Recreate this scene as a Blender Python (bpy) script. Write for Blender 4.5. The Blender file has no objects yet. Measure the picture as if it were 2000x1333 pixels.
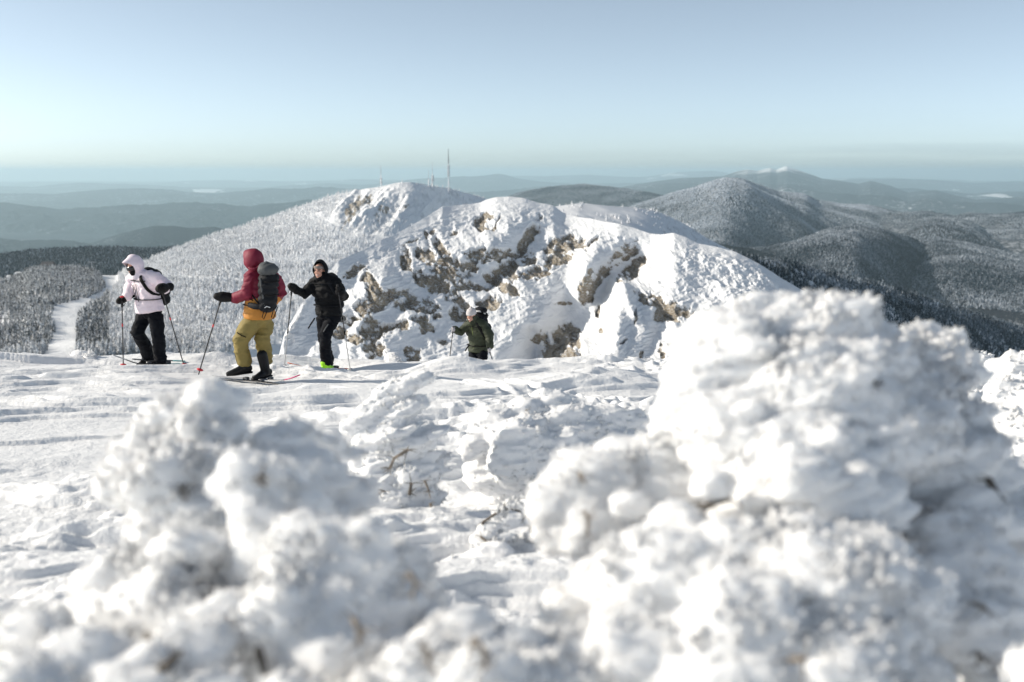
import bpy, math, random
import numpy as np
from mathutils import Vector, Matrix
random.seed(7)
RS = np.random.RandomState(11)
scene = bpy.context.scene
COL = scene.collection
R = math.radians

# ------------------------------------------------------------------ camera geometry (eye = world origin)
FPX = 1944.0
PITCH = math.atan((666.5 - 335.0) / FPX)
CP, SP = math.cos(PITCH), math.sin(PITCH)

def P(px, py, d):
    """world point whose line of sight from the viewpoint passes (px,py) at distance Y = d"""
    px = np.asarray(px, float); py = np.asarray(py, float); d = np.asarray(d, float)
    u = (px - 1000.0) / FPX; v = (666.5 - py) / FPX
    dx = u; dy = CP + v * SP; dz = -SP + v * CP
    k = d / dy
    return np.stack(np.broadcast_arrays(dx * k, d, dz * k), -1)

# ------------------------------------------------------------------ numpy noise
def _hash(ix, iy, iz, s):
    h = (ix.astype(np.int64) * 374761393 + iy.astype(np.int64) * 668265263 + iz.astype(np.int64) * 2147483647 + s * 974634377) & 0xFFFFFFFF
    h = ((h ^ (h >> 13)) * 1274126177) & 0xFFFFFFFF
    h = ((h ^ (h >> 16)) * 2246822519) & 0xFFFFFFFF
    return ((h ^ (h >> 15)) & 0xFFFFFF) / float(0xFFFFFF)

def _q(t): return t * t * t * (t * (t * 6 - 15) + 10)

def noise3(x, y, z, s=0):
    """value noise in -1..1"""
    x, y, z = np.broadcast_arrays(np.asarray(x, float), np.asarray(y, float), np.asarray(z, float))
    ix, iy, iz = np.floor(x), np.floor(y), np.floor(z)
    fx, fy, fz = _q(x - ix), _q(y - iy), _q(z - iz)
    o = 0
    for a in (0, 1):
        wx = fx if a else 1 - fx
        for b in (0, 1):
            wy = fy if b else 1 - fy
            for c in (0, 1):
                wz = fz if c else 1 - fz
                o = o + wx * wy * wz * _hash(ix + a, iy + b, iz + c, s)
    return o * 2 - 1

def noise2(x, y, s=0):
    x, y = np.broadcast_arrays(np.asarray(x, float), np.asarray(y, float))
    ix, iy = np.floor(x), np.floor(y)
    fx, fy = _q(x - ix), _q(y - iy)
    o = 0
    z = np.zeros_like(ix)
    for a in (0, 1):
        wx = fx if a else 1 - fx
        for b in (0, 1):
            wy = fy if b else 1 - fy
            o = o + wx * wy * _hash(ix + a, iy + b, z, s)
    return o * 2 - 1

def fbm2(x, y, oct=4, s=0, gain=.5):
    a, t, n = 1.0, 0, 0
    for i in range(oct):
        c, sn = math.cos(i * 1.1 + .4), math.sin(i * 1.1 + .4)
        t = t + a * noise2((x * c - y * sn) * 2 ** i + 17.3 * i, (x * sn + y * c) * 2 ** i - 9.1 * i, s + i); n += a; a *= gain
    return t / n

def ridged2(x, y, oct=4, s=0):
    a, t, n = 1.0, 0, 0
    for i in range(oct):
        t = t + a * (1 - 2 * np.abs(noise2(x * 2 ** i + 5.7 * i, y * 2 ** i + 3.3 * i, s + i))); n += a; a *= .5
    return t / n

def fbm3(p, f, oct=3, s=0):
    a, t, n = 1.0, 0, 0
    for i in range(oct):
        k = f * 2 ** i
        t = t + a * noise3(p[:, 0] * k + 3.1 * i, p[:, 1] * k, p[:, 2] * k - 1.7 * i, s + i); n += a; a *= .5
    return t / n

def worley3(p, s=0, jit=.9):
    """distance to the closest feature point"""
    c = np.floor(p); best = np.full(len(p), 9.0)
    for a in (-1, 0, 1):
        for b in (-1, 0, 1):
            for d in (-1, 0, 1):
                q = c + np.array([a, b, d])
                f = np.stack([_hash(q[:, 0], q[:, 1], q[:, 2], s + k) for k in range(3)], -1) * jit + (1 - jit) / 2
                best = np.minimum(best, ((q + f - p) ** 2).sum(1))
    return np.sqrt(best)

def sstep(a, b, x):
    t = np.clip((x - a) / (b - a), 0, 1); return t * t * (3 - 2 * t)

# ------------------------------------------------------------------ object helpers
def tag(o, label=None, cat=None, group=None, kind=None):
    if label: o['label'] = label
    if cat: o['category'] = cat
    if group: o['group'] = group
    if kind: o['kind'] = kind
    return o

def mesh_np(name, V, F, mats, smooth=True, attrs=None, mat_idx=None):
    """V (n,3); F one (m,k) array or a list of such arrays"""
    if isinstance(F, np.ndarray): F = [F]
    F = [np.asarray(f, np.int32) for f in F if len(f)]
    me = bpy.data.meshes.new(name)
    V = np.ascontiguousarray(V, np.float32)
    me.vertices.add(len(V)); me.vertices.foreach_set('co', V.ravel())
    tot = np.concatenate([np.full(len(f), f.shape[1], np.int32) for f in F])
    loops = np.concatenate([f.ravel() for f in F]).astype(np.int32)
    me.loops.add(len(loops)); me.loops.foreach_set('vertex_index', loops)
    me.polygons.add(len(tot))
    st = np.zeros(len(tot), np.int32); st[1:] = np.cumsum(tot)[:-1]
    me.polygons.foreach_set('loop_start', st); me.polygons.foreach_set('loop_total', tot)
    me.polygons.foreach_set('use_smooth', np.full(len(tot), smooth, bool))
    if mat_idx is not None: me.polygons.foreach_set('material_index', np.asarray(mat_idx, np.int32))
    for m in (mats if isinstance(mats, (list, tuple)) else [mats]): me.materials.append(m)
    if attrs:
        for k, a in attrs.items():
            at = me.attributes.new(k, 'FLOAT', 'POINT'); at.data.foreach_set('value', np.ascontiguousarray(a, np.float32).ravel())
    me.update(calc_edges=True); me.validate()
    return me

def link(name, me, parent=None, loc=None):
    o = bpy.data.objects.new(name, me); COL.objects.link(o)
    if loc is not None: o.location = Vector([float(c) for c in loc])
    if parent is not None: o.parent = parent
    return o

def grid_faces(nr, nc):
    i = np.arange(nr - 1)[:, None] * nc + np.arange(nc - 1)[None, :]
    i = i.ravel()
    return np.stack([i, i + 1, i + nc + 1, i + nc], -1)

class MB:
    """collects simple solids"""
    def __init__(s): s.V = []; s.F = []; s.n = 0
    def add(s, V, F):
        V = np.asarray(V, float); s.V.append(V)
        s.F += [[k + s.n for k in f] for f in F]; s.n += len(V)
    def box(s, c, size, M=None, bev=.0):
        sx, sy, sz = [q / 2 for q in size]
        b = min(bev, sx * .9, sy * .9, sz * .9)
        if b <= 0:
            V = np.array([[x, y, z] for x in (-sx, sx) for y in (-sy, sy) for z in (-sz, sz)])
            F = [(0, 1, 3, 2), (4, 6, 7, 5), (0, 4, 5, 1), (2, 3, 7, 6), (0, 2, 6, 4), (1, 5, 7, 3)]
        else:
            V = []; F = []
            for x in (-1, 1):
                for y in (-1, 1):
                    for z in (-1, 1):
                        V += [[x * sx, y * (sy - b), z * (sz - b)], [x * (sx - b), y * sy, z * (sz - b)], [x * (sx - b), y * (sy - b), z * sz]]
            V = np.array(V)
            def ix(x, y, z, k): return ((x * 2 + y) * 2 + z) * 3 + k
            for x in (0, 1): F.append([ix(x, 0, 0, 0), ix(x, 1, 0, 0), ix(x, 1, 1, 0), ix(x, 0, 1, 0)])
            for y in (0, 1): F.append([ix(0, y, 0, 1), ix(1, y, 0, 1), ix(1, y, 1, 1), ix(0, y, 1, 1)])
            for z in (0, 1): F.append([ix(0, 0, z, 2), ix(1, 0, z, 2), ix(1, 1, z, 2), ix(0, 1, z, 2)])
            for x in (0, 1):
                for y in (0, 1):
                    F.append([ix(x, y, 0, 0), ix(x, y, 1, 0), ix(x, y, 1, 1), ix(x, y, 0, 1)])
                    F.append([ix(x, 0, y, 0), ix(x, 1, y, 0), ix(x, 1, y, 2), ix(x, 0, y, 2)])
                    F.append([ix(0, x, y, 1), ix(1, x, y, 1), ix(1, x, y, 2), ix(0, x, y, 2)])
                    for z in (0, 1): F.append([ix(x, y, z, 0), ix(x, y, z, 1), ix(x, y, z, 2)])
        if M is not None: V = V @ np.array(M)[:3, :3].T
        s.add(V + np.asarray(c), F)
    def ell(s, c, r, M=None, nu=20, nv=12):
        V = [[0, 0, 1]]; F = []
        for j in range(1, nv):
            t = math.pi * j / nv
            for i in range(nu):
                a = 2 * math.pi * i / nu
                V.append([math.sin(t) * math.cos(a), math.sin(t) * math.sin(a), math.cos(t)])
        V.append([0, 0, -1]); L = len(V) - 1
        for i in range(nu):
            F.append([0, 1 + i, 1 + (i + 1) % nu]); F.append([L, 1 + (nv - 2) * nu + (i + 1) % nu, 1 + (nv - 2) * nu + i])
        for j in range(nv - 2):
            for i in range(nu):
                a = 1 + j * nu + i; b = 1 + j * nu + (i + 1) % nu
                F.append([a, a + nu, b + nu, b])
        V = np.array(V) * np.asarray(r, float)
        if M is not None: V = V @ np.array(M)[:3, :3].T
        s.add(V + np.asarray(c), F)
    def tube(s, pts, rad, ref=None, n=12, round_caps=True, flat0=False):
        """rad: scalar, list of scalars or of (a,b); a lies along ref"""
        pts = np.asarray(pts, float); m = len(pts)
        if np.isscalar(rad): rad = [rad] * m
        rad = np.array([(q, q) if np.isscalar(q) else q for q in rad], float)
        T = np.gradient(pts, axis=0); T /= np.linalg.norm(T, axis=1)[:, None] + 1e-12
        if round_caps:
            k = [(.45, .88), (.85, .5)]
            def ext(p, t, r, sign):
                rm = min(r); return [(p + sign * t * rm * a, r * b) for a, b in k]
            e0 = ext(pts[0], T[0], rad[0], -1)[::-1] if not flat0 else [(pts[0] - T[0] * .012, rad[0] * .97), (pts[0] - T[0] * .006, rad[0])]; e1 = ext(pts[-1], T[-1], rad[-1], 1)
            pts = np.array([q[0] for q in e0] + list(pts) + [q[0] for q in e1])
            rad = np.array([q[1] for q in e0] + list(rad) + [q[1] for q in e1])
            T = np.array([T[0]] * 2 + list(T) + [T[-1]] * 2); m = len(pts)
        rv = np.asarray(ref if ref is not None else ((1, 0, 0) if abs(T[0][0]) < .8 else (0, 1, 0)), float)
        V = []; F = []
        for p, t, r in zip(pts, T, rad):
            a = rv - t * (rv @ t); a /= np.linalg.norm(a) + 1e-12
            b = np.cross(t, a)
            if ref is None: rv = a
            for i in range(n):
                w = 2 * math.pi * i / n
                V.append(p + a * r[0] * math.cos(w) + b * r[1] * math.sin(w))
        for j in range(m - 1):
            for i in range(n):
                F.append([j * n + i, j * n + (i + 1) % n, (j + 1) * n + (i + 1) % n, (j + 1) * n + i])
        F.append(list(range(n))[::-1]); F.append([(m - 1) * n + i for i in range(n)])
        s.add(V, F)
    def mesh(s, name, mat, origin=(0, 0, 0), smooth=True):
        V = np.concatenate(s.V) - np.asarray(origin, float)
        me = bpy.data.meshes.new(name); me.from_pydata(V.tolist(), [], s.F); me.materials.append(mat)
        if smooth: me.polygons.foreach_set('use_smooth', np.ones(len(me.polygons), bool))
        me.update(); return me
    def build(s, name, mat, parent=None, origin=(0, 0, 0), smooth=True, loc=None):
        return link(name, s.mesh(name, mat, origin, smooth), parent, loc)

def remeshed(mb, voxel, smooth_it=2, smooth_f=.5):
    """union of the collected solids as one closed surface: vertices, normals, faces"""
    V = np.concatenate(mb.V); c = V.mean(0)
    me = bpy.data.meshes.new('tmp'); me.from_pydata((V - c).tolist(), [], mb.F); me.update()
    o = bpy.data.objects.new('tmp', me); COL.objects.link(o)
    m = o.modifiers.new('r', 'REMESH'); m.mode = 'VOXEL'; m.voxel_size = voxel
    if smooth_it:
        k = o.modifiers.new('s', 'SMOOTH'); k.iterations = smooth_it; k.factor = smooth_f
    dg = bpy.context.evaluated_depsgraph_get(); ev = o.evaluated_get(dg); e = ev.to_mesh()
    n = len(e.vertices); co = np.empty(n * 3, np.float32); e.vertices.foreach_get('co', co)
    no = np.empty(n * 3, np.float32); e.vertices.foreach_get('normal', no)
    lt = np.empty(len(e.polygons), np.int32); e.polygons.foreach_get('loop_total', lt)
    lv = np.empty(len(e.loops), np.int32); e.loops.foreach_get('vertex_index', lv)
    st = np.cumsum(lt) - lt
    F = []
    for k in (3, 4):
        idx = st[lt == k]
        if len(idx): F.append(lv[idx[:, None] + np.arange(k)[None, :]])
    ev.to_mesh_clear(); bpy.data.objects.remove(o); bpy.data.meshes.remove(me)
    return co.reshape(-1, 3).astype(float) + c, no.reshape(-1, 3).astype(float), F

# ------------------------------------------------------------------ materials
class NT:
    def __init__(s, m): s.t = m.node_tree; s.n = s.t.nodes; s.l = s.t.links
    def new(s, typ, **kw):
        n = s.n.new(typ)
        for k, v in kw.items():
            if k.startswith('i_'):
                key = k[2:]
                key = int(key) if key.isdigit() else key.replace('_', ' ')
                n.inputs[key].default_value = v
            else: setattr(n, k, v)
        return n
    def ln(s, a, b): s.l.new(a, b)

def new_mat(name):
    m = bpy.data.materials.new(name); m.use_nodes = True
    nt = NT(m); b = nt.n['Principled BSDF']
    return m, nt, b

def ramp(nt, fac, stops):
    r = nt.new('ShaderNodeValToRGB'); cr = r.color_ramp
    while len(cr.elements) < len(stops): cr.elements.new(.5)
    for e, (p, c) in zip(cr.elements, stops):
        e.position = p; e.color = (c, c, c, 1) if np.isscalar(c) else tuple(c) + (1,)
    nt.ln(fac, r.inputs['Fac']); return r.outputs['Color']

def nz(nt, vec, scale, detail=3, rough=.55, dist=0.0):
    n = nt.new('ShaderNodeTexNoise'); n.inputs['Scale'].default_value = scale; n.inputs['Detail'].default_value = detail
    n.inputs['Roughness'].default_value = rough; n.inputs['Distortion'].default_value = dist
    if vec is not None: nt.ln(vec, n.inputs['Vector'])
    return n.outputs['Fac']

def mapping(nt, scale=(1, 1, 1), rot=(0, 0, 0), coord='Object'):
    t = nt.new('ShaderNodeTexCoord'); m = nt.new('ShaderNodeMapping')
    m.inputs['Scale'].default_value = scale; m.inputs['Rotation'].default_value = rot
    nt.ln(t.outputs[coord], m.inputs['Vector']); return m.outputs['Vector']

def mixc(nt, fac, a, b):
    m = nt.new('ShaderNodeMix'); m.data_type = 'RGBA'
    if isinstance(fac, (int, float)): m.inputs['Factor'].default_value = fac
    else: nt.ln(fac, m.inputs['Factor'])
    for k, v in (('A', a), ('B', b)):
        s_ = [i for i in m.inputs if i.name == k and i.type == 'RGBA'][0]
        if isinstance(v, tuple): s_.default_value = v + (1,)
        else: nt.ln(v, s_)
    return [o for o in m.outputs if o.type == 'RGBA'][0]

def math_n(nt, op, a, b=None):
    m = nt.new('ShaderNodeMath'); m.operation = op
    for i, v in enumerate((a, b)):
        if v is None: continue
        if isinstance(v, (int, float)): m.inputs[i].default_value = v
        else: nt.ln(v, m.inputs[i])
    return m.outputs[0]

def bump(nt, b, h, strength=.4, dist=.01):
    n = nt.new('ShaderNodeBump'); n.inputs['Strength'].default_value = strength; n.inputs['Distance'].default_value = dist
    nt.ln(h, n.inputs['Height']); nt.ln(n.outputs['Normal'], b.inputs['Normal'])

def plain(name, col, rough=.6, var=.12, scale=14, bmp=0, metal=0, bscale=None, spec=None):
    """cloth / plastic / metal with a little uneven colour"""
    m, nt, b = new_mat(name)
    v = mapping(nt)
    f = nz(nt, v, scale, 4)
    c2 = tuple(min(1, c * (1 + var)) for c in col); c1 = tuple(c * (1 - var) for c in col)
    nt.ln(mixc(nt, f, c1, c2), b.inputs['Base Color'])
    b.inputs['Roughness'].default_value = rough; b.inputs['Metallic'].default_value = metal
    if spec is not None: b.inputs['Specular IOR Level'].default_value = spec
    if bmp: bump(nt, b, nz(nt, v, bscale or scale * 3, 5), bmp, .01)
    return m

def snow_mat(name, col=(.88, .89, .9), fine=60, mid=9, st=.35, dist=.02, sss=0.0, tint=.04):
    m, nt, b = new_mat(name)
    v = mapping(nt)
    a = nz(nt, v, fine, 5, .65); c = nz(nt, v, mid, 4, .6)
    h = math_n(nt, 'ADD', math_n(nt, 'MULTIPLY', a, .35), c)
    lo = tuple(x * (1 - tint) for x in col)
    nt.ln(mixc(nt, c, lo, col), b.inputs['Base Color'])
    b.inputs['Roughness'].default_value = .75; b.inputs['Specular IOR Level'].default_value = .25
    if sss:
        b.inputs['Subsurface Weight'].default_value = sss; b.inputs['Subsurface Radius'].default_value = (.028, .027, .026); b.inputs['Subsurface Scale'].default_value = 1
    bump(nt, b, h, st, dist); return m
SUN_AZ, SUN_EL, SUN_STR = R(-87), R(26), 2.95
SKY_STR, SKY_AIR, SKY_DUST, SKY_OZ, SKY_SAT, SKY_TINT = .110, .5, 2.0, .5, .62, (.935, 1.0, .955)
HAZE_DENS, HAZE_COL, HAZE_G, EXPO, FSTOP = 3.5e-5, (.70, .91, 1.0), .22, .78, 1.4
# ------------------------------------------------------------------ distant land, from the horizon inwards
def smooth1(a, k):
    if k <= 1: return a
    w = np.hanning(k + 2)[1:-1]; w /= w.sum()
    p = np.pad(a, k, mode='reflect', reflect_type='odd'); return np.convolve(p, w, 'same')[k:-k]

def line(pts, px, sm):
    p = np.array(pts, float)
    return [smooth1(np.interp(px, p[:, 0], p[:, k]), sm) for k in (1, 2)]

def patch(name, top, bot, nx, nv, mat, bulge=0.0, noises=(), back=1000, bslope=.4, bround=50, skirt=.35, sm=9, keep=.3, smb=31, vpow=1.0, attr=None):
    """a hillside whose crest runs along `top` and whose foot runs along `bot` (lists of sight line + distance)"""
    px = np.linspace(top[0][0], top[-1][0], nx)
    ty, td = line(top, px, sm); by, bd = line(bot, px, smb)
    td = smooth1(td, smb)
    Pt = P(px, ty, td); Pb = P(px, by, bd)
    v = np.linspace(0, 1, nv) ** vpow
    X = Pb[None] * (1 - v)[:, None, None] + Pt[None] * v[:, None, None]
    X[:, :, 2] += bulge * 4 * (v * (1 - v))[:, None]
    rad = Pt[:, :2] / np.linalg.norm(Pt[:, :2], axis=1)[:, None]
    nb = 14
    bs = np.linspace(0, 1, nb + 1)[1:] ** 1.5 * back
    B = np.repeat(Pt[None], nb, 0)
    B[:, :, :2] += rad[None] * bs[:, None, None]; B[:, :, 2] -= (bslope * (np.sqrt(bs ** 2 + bround ** 2) - bround))[:, None]
    fs = np.linspace(1, 0, 5)[:-1] * back * .5
    S = np.repeat(Pb[None], 4, 0); S[:, :, :2] -= rad[None] * fs[:, None, None]; S[:, :, 2] -= (skirt * fs)[:, None]
    G = np.concatenate([S, X, B]); vv = np.concatenate([np.zeros(4), v, np.ones(nb)])
    bb = np.concatenate([np.zeros(4 + nv), bs])
    tap = 1 - (1 - keep) * sstep(.55, 1.0, vv); tap = tap[:, None] + np.clip(bb / (back * .4), 0, 1)[:, None] * (1 - keep)
    for kind, f, amp, ang, st, sd in noises:
        c, s_ = math.cos(ang), math.sin(ang)
        x = (G[:, :, 0] * c + G[:, :, 1] * s_) * f; y = (-G[:, :, 0] * s_ + G[:, :, 1] * c) * f * st
        h = ridged2(x, y, 4, sd) if kind == 'r' else fbm2(x, y, 4, sd)
        G[:, :, 2] += amp * h * tap
    n, m = G.shape[:2]
    o = link(name, mesh_np(name, G.reshape(-1, 3), grid_faces(n, m), mat, attrs=attr(G) if attr else None)); o['kind'] = 'structure'
    return o, G, vv, px

def forest_floor(name, snow, wood, fscale, bias, frost_scale=None, fields=None, rough=.9, br=.5, snowline=None):
    """wooded hillside seen from far off: speckle of frosted crowns and dark gaps"""
    m, nt, b = new_mat(name)
    v = mapping(nt)
    a = nz(nt, v, fscale, 4, .75)
    g = nz(nt, v, fscale / 14, 3, .6)
    s = math_n(nt, 'ADD', math_n(nt, 'MULTIPLY', a, 1.0), math_n(nt, 'MULTIPLY', g, br))
    f = ramp(nt, s, [(bias - .16, 0.0), (bias + .16, 1.0)])
    w2 = tuple(c * 1.5 for c in wood)
    c = mixc(nt, f, mixc(nt, nz(nt, v, fscale / 40, 2), wood, w2), snow)
    if snowline:
        g_ = nt.new('ShaderNodeNewGeometry'); sx = nt.new('ShaderNodeSeparateXYZ'); nt.ln(g_.outputs['Position'], sx.inputs[0])
        q = math_n(nt, 'ADD', math_n(nt, 'DIVIDE', math_n(nt, 'SUBTRACT', sx.outputs['Z'], snowline[0]), snowline[1]), math_n(nt, 'MULTIPLY', math_n(nt, 'SUBTRACT', nz(nt, v, fscale / 12, 4, .65), .5), 2.2))
        c = mixc(nt, ramp(nt, q, [(0.0, 0.0), (1.0, 1.0)]), c, (.85, .86, .88))
    if fields:
        mp = mapping(nt, (fields[0], fields[0] * fields[3] if len(fields) > 3 else fields[0], 0))
        q = ramp(nt, nz(nt, mp, 1.0, 3, .5), [(fields[1], 0.0), (fields[1] + .012, 1.0)])
        c = mixc(nt, q, c, (.85, .86, .88))
    nt.ln(c, b.inputs['Base Color']); b.inputs['Roughness'].default_value = rough; b.inputs['Specular IOR Level'].default_value = .1
    bump(nt, b, a, 1.0, .35 / fscale)
    return m

WOOD = (.035, .04, .045)
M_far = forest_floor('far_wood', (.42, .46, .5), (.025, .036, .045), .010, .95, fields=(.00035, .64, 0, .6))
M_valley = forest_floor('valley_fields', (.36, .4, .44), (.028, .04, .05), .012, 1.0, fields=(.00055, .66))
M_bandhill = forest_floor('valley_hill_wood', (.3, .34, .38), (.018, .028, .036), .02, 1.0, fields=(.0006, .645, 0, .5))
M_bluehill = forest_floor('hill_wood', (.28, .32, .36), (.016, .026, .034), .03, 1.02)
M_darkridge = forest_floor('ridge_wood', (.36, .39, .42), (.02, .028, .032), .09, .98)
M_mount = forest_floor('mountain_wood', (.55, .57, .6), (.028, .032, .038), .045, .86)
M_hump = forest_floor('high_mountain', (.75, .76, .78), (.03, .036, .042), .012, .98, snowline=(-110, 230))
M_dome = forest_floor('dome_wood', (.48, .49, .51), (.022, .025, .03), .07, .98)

# valley plain
xs = np.linspace(-75000, 75000, 160); ys = np.concatenate([np.linspace(-3000, 30000, 90), np.linspace(31500, 98000, 60)])
X, Y = np.meshgrid(xs, ys)
Z = -905 + 60 * fbm2(X / 5000, Y / 5000, 4, 3)
valley = link('valley', mesh_np('valley', np.stack([X, Y, Z], -1).reshape(-1, 3), grid_faces(len(ys), len(xs)), M_valley)); valley['kind'] = 'structure'

def band(name, d, pts, foot, mat, amp, seed, nx=420, nv=40, depth=.16):
    top = [(px, py, d) for px, py in pts]
    foot = 335 + 960 * FPX / (d * (1 - depth)); bot = [(px, foot, d * (1 - depth)) for px, py in pts]
    return patch(name, top, bot, nx, nv, mat, noises=[('f', 1 / (d * .03), amp, 0, 1, seed), ('r', 1 / (d * .012), amp * .5, .5, 1, seed + 9)], back=d * .08, bslope=.12, bround=d * .01, sm=5, keep=.35)

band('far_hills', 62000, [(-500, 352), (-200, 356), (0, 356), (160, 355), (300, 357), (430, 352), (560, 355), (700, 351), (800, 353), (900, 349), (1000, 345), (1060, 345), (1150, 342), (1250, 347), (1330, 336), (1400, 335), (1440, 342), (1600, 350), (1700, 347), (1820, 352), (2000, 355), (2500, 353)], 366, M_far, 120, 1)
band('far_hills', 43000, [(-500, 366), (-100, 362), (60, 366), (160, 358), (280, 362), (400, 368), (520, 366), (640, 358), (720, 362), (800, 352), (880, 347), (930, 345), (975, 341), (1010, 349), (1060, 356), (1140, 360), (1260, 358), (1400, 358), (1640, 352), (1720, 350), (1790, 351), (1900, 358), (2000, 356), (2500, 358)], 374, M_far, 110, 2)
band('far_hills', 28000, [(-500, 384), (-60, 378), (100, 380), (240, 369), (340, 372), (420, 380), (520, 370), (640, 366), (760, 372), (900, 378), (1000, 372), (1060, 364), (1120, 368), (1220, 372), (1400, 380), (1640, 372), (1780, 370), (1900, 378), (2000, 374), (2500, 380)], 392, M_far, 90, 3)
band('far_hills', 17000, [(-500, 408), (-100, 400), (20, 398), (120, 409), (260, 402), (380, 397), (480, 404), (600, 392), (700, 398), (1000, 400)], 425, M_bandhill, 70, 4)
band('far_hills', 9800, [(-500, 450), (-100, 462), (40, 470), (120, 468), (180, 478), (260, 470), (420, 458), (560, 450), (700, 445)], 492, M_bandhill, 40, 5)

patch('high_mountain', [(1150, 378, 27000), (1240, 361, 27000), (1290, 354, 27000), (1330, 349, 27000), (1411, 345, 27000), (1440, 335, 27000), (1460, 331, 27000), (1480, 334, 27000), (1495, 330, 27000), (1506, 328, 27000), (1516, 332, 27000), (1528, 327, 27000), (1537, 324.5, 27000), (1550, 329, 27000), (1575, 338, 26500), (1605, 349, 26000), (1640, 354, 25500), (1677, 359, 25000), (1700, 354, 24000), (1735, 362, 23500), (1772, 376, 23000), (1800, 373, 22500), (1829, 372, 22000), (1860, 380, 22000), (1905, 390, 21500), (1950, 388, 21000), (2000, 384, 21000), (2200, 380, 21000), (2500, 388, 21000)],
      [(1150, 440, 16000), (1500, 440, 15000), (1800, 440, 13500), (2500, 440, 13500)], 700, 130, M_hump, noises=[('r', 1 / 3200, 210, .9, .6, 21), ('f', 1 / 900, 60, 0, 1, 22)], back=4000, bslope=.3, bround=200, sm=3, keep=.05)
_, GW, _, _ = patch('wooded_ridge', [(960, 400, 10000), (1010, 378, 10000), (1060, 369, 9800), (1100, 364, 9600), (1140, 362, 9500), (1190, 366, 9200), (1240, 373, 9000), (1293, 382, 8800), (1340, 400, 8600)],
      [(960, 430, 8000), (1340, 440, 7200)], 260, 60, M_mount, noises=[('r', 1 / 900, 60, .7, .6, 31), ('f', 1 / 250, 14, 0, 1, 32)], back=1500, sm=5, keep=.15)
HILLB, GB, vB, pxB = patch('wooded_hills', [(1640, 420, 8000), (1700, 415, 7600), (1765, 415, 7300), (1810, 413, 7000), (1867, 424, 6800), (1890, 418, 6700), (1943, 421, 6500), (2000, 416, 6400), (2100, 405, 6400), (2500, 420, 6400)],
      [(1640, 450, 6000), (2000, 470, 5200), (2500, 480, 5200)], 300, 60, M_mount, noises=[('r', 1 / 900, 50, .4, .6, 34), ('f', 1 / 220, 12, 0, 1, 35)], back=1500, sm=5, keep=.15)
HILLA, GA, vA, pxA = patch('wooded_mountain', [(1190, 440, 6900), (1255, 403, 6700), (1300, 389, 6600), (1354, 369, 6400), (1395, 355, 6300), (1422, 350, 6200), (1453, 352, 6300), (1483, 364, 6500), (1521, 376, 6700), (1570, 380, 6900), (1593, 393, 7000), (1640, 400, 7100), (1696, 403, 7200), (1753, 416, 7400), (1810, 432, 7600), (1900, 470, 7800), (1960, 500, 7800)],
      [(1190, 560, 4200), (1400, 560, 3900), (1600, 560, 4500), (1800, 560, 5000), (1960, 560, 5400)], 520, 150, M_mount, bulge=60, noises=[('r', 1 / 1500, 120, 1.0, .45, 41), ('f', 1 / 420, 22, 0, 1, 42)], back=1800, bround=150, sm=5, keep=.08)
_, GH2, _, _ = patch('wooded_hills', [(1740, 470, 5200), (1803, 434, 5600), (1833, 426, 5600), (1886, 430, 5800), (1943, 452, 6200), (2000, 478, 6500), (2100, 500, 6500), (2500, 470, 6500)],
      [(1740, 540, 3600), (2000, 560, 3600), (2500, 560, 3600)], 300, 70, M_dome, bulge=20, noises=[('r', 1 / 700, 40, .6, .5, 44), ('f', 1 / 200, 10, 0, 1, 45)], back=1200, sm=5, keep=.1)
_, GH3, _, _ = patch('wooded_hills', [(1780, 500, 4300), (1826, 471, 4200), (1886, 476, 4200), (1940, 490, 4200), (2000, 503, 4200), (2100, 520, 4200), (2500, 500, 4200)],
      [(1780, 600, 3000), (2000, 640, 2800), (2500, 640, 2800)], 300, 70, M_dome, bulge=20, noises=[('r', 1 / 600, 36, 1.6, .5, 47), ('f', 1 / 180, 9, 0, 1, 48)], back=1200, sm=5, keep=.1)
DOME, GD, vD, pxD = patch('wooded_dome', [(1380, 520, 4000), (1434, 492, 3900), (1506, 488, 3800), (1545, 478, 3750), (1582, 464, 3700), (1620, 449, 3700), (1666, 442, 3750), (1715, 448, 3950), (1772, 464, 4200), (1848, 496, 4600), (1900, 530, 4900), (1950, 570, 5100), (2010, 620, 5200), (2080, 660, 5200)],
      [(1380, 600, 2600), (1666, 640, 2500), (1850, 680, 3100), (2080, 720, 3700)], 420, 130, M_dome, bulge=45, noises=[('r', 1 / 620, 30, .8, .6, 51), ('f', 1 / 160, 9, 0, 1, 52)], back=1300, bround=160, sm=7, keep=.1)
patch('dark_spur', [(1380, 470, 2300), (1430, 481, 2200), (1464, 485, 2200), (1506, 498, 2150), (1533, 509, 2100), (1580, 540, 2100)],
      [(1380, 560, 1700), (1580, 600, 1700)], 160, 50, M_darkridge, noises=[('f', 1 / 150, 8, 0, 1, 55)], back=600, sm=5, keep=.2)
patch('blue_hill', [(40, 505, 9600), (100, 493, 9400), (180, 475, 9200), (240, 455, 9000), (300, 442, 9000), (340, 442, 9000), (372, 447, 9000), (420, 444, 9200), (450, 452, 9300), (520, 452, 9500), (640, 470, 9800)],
      [(40, 520, 7600), (640, 540, 7200)], 300, 70, M_bluehill, bulge=20, noises=[('r', 1 / 1300, 60, .8, .5, 61), ('f', 1 / 300, 14, 0, 1, 62)], back=1800, sm=5, keep=.1)
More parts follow.
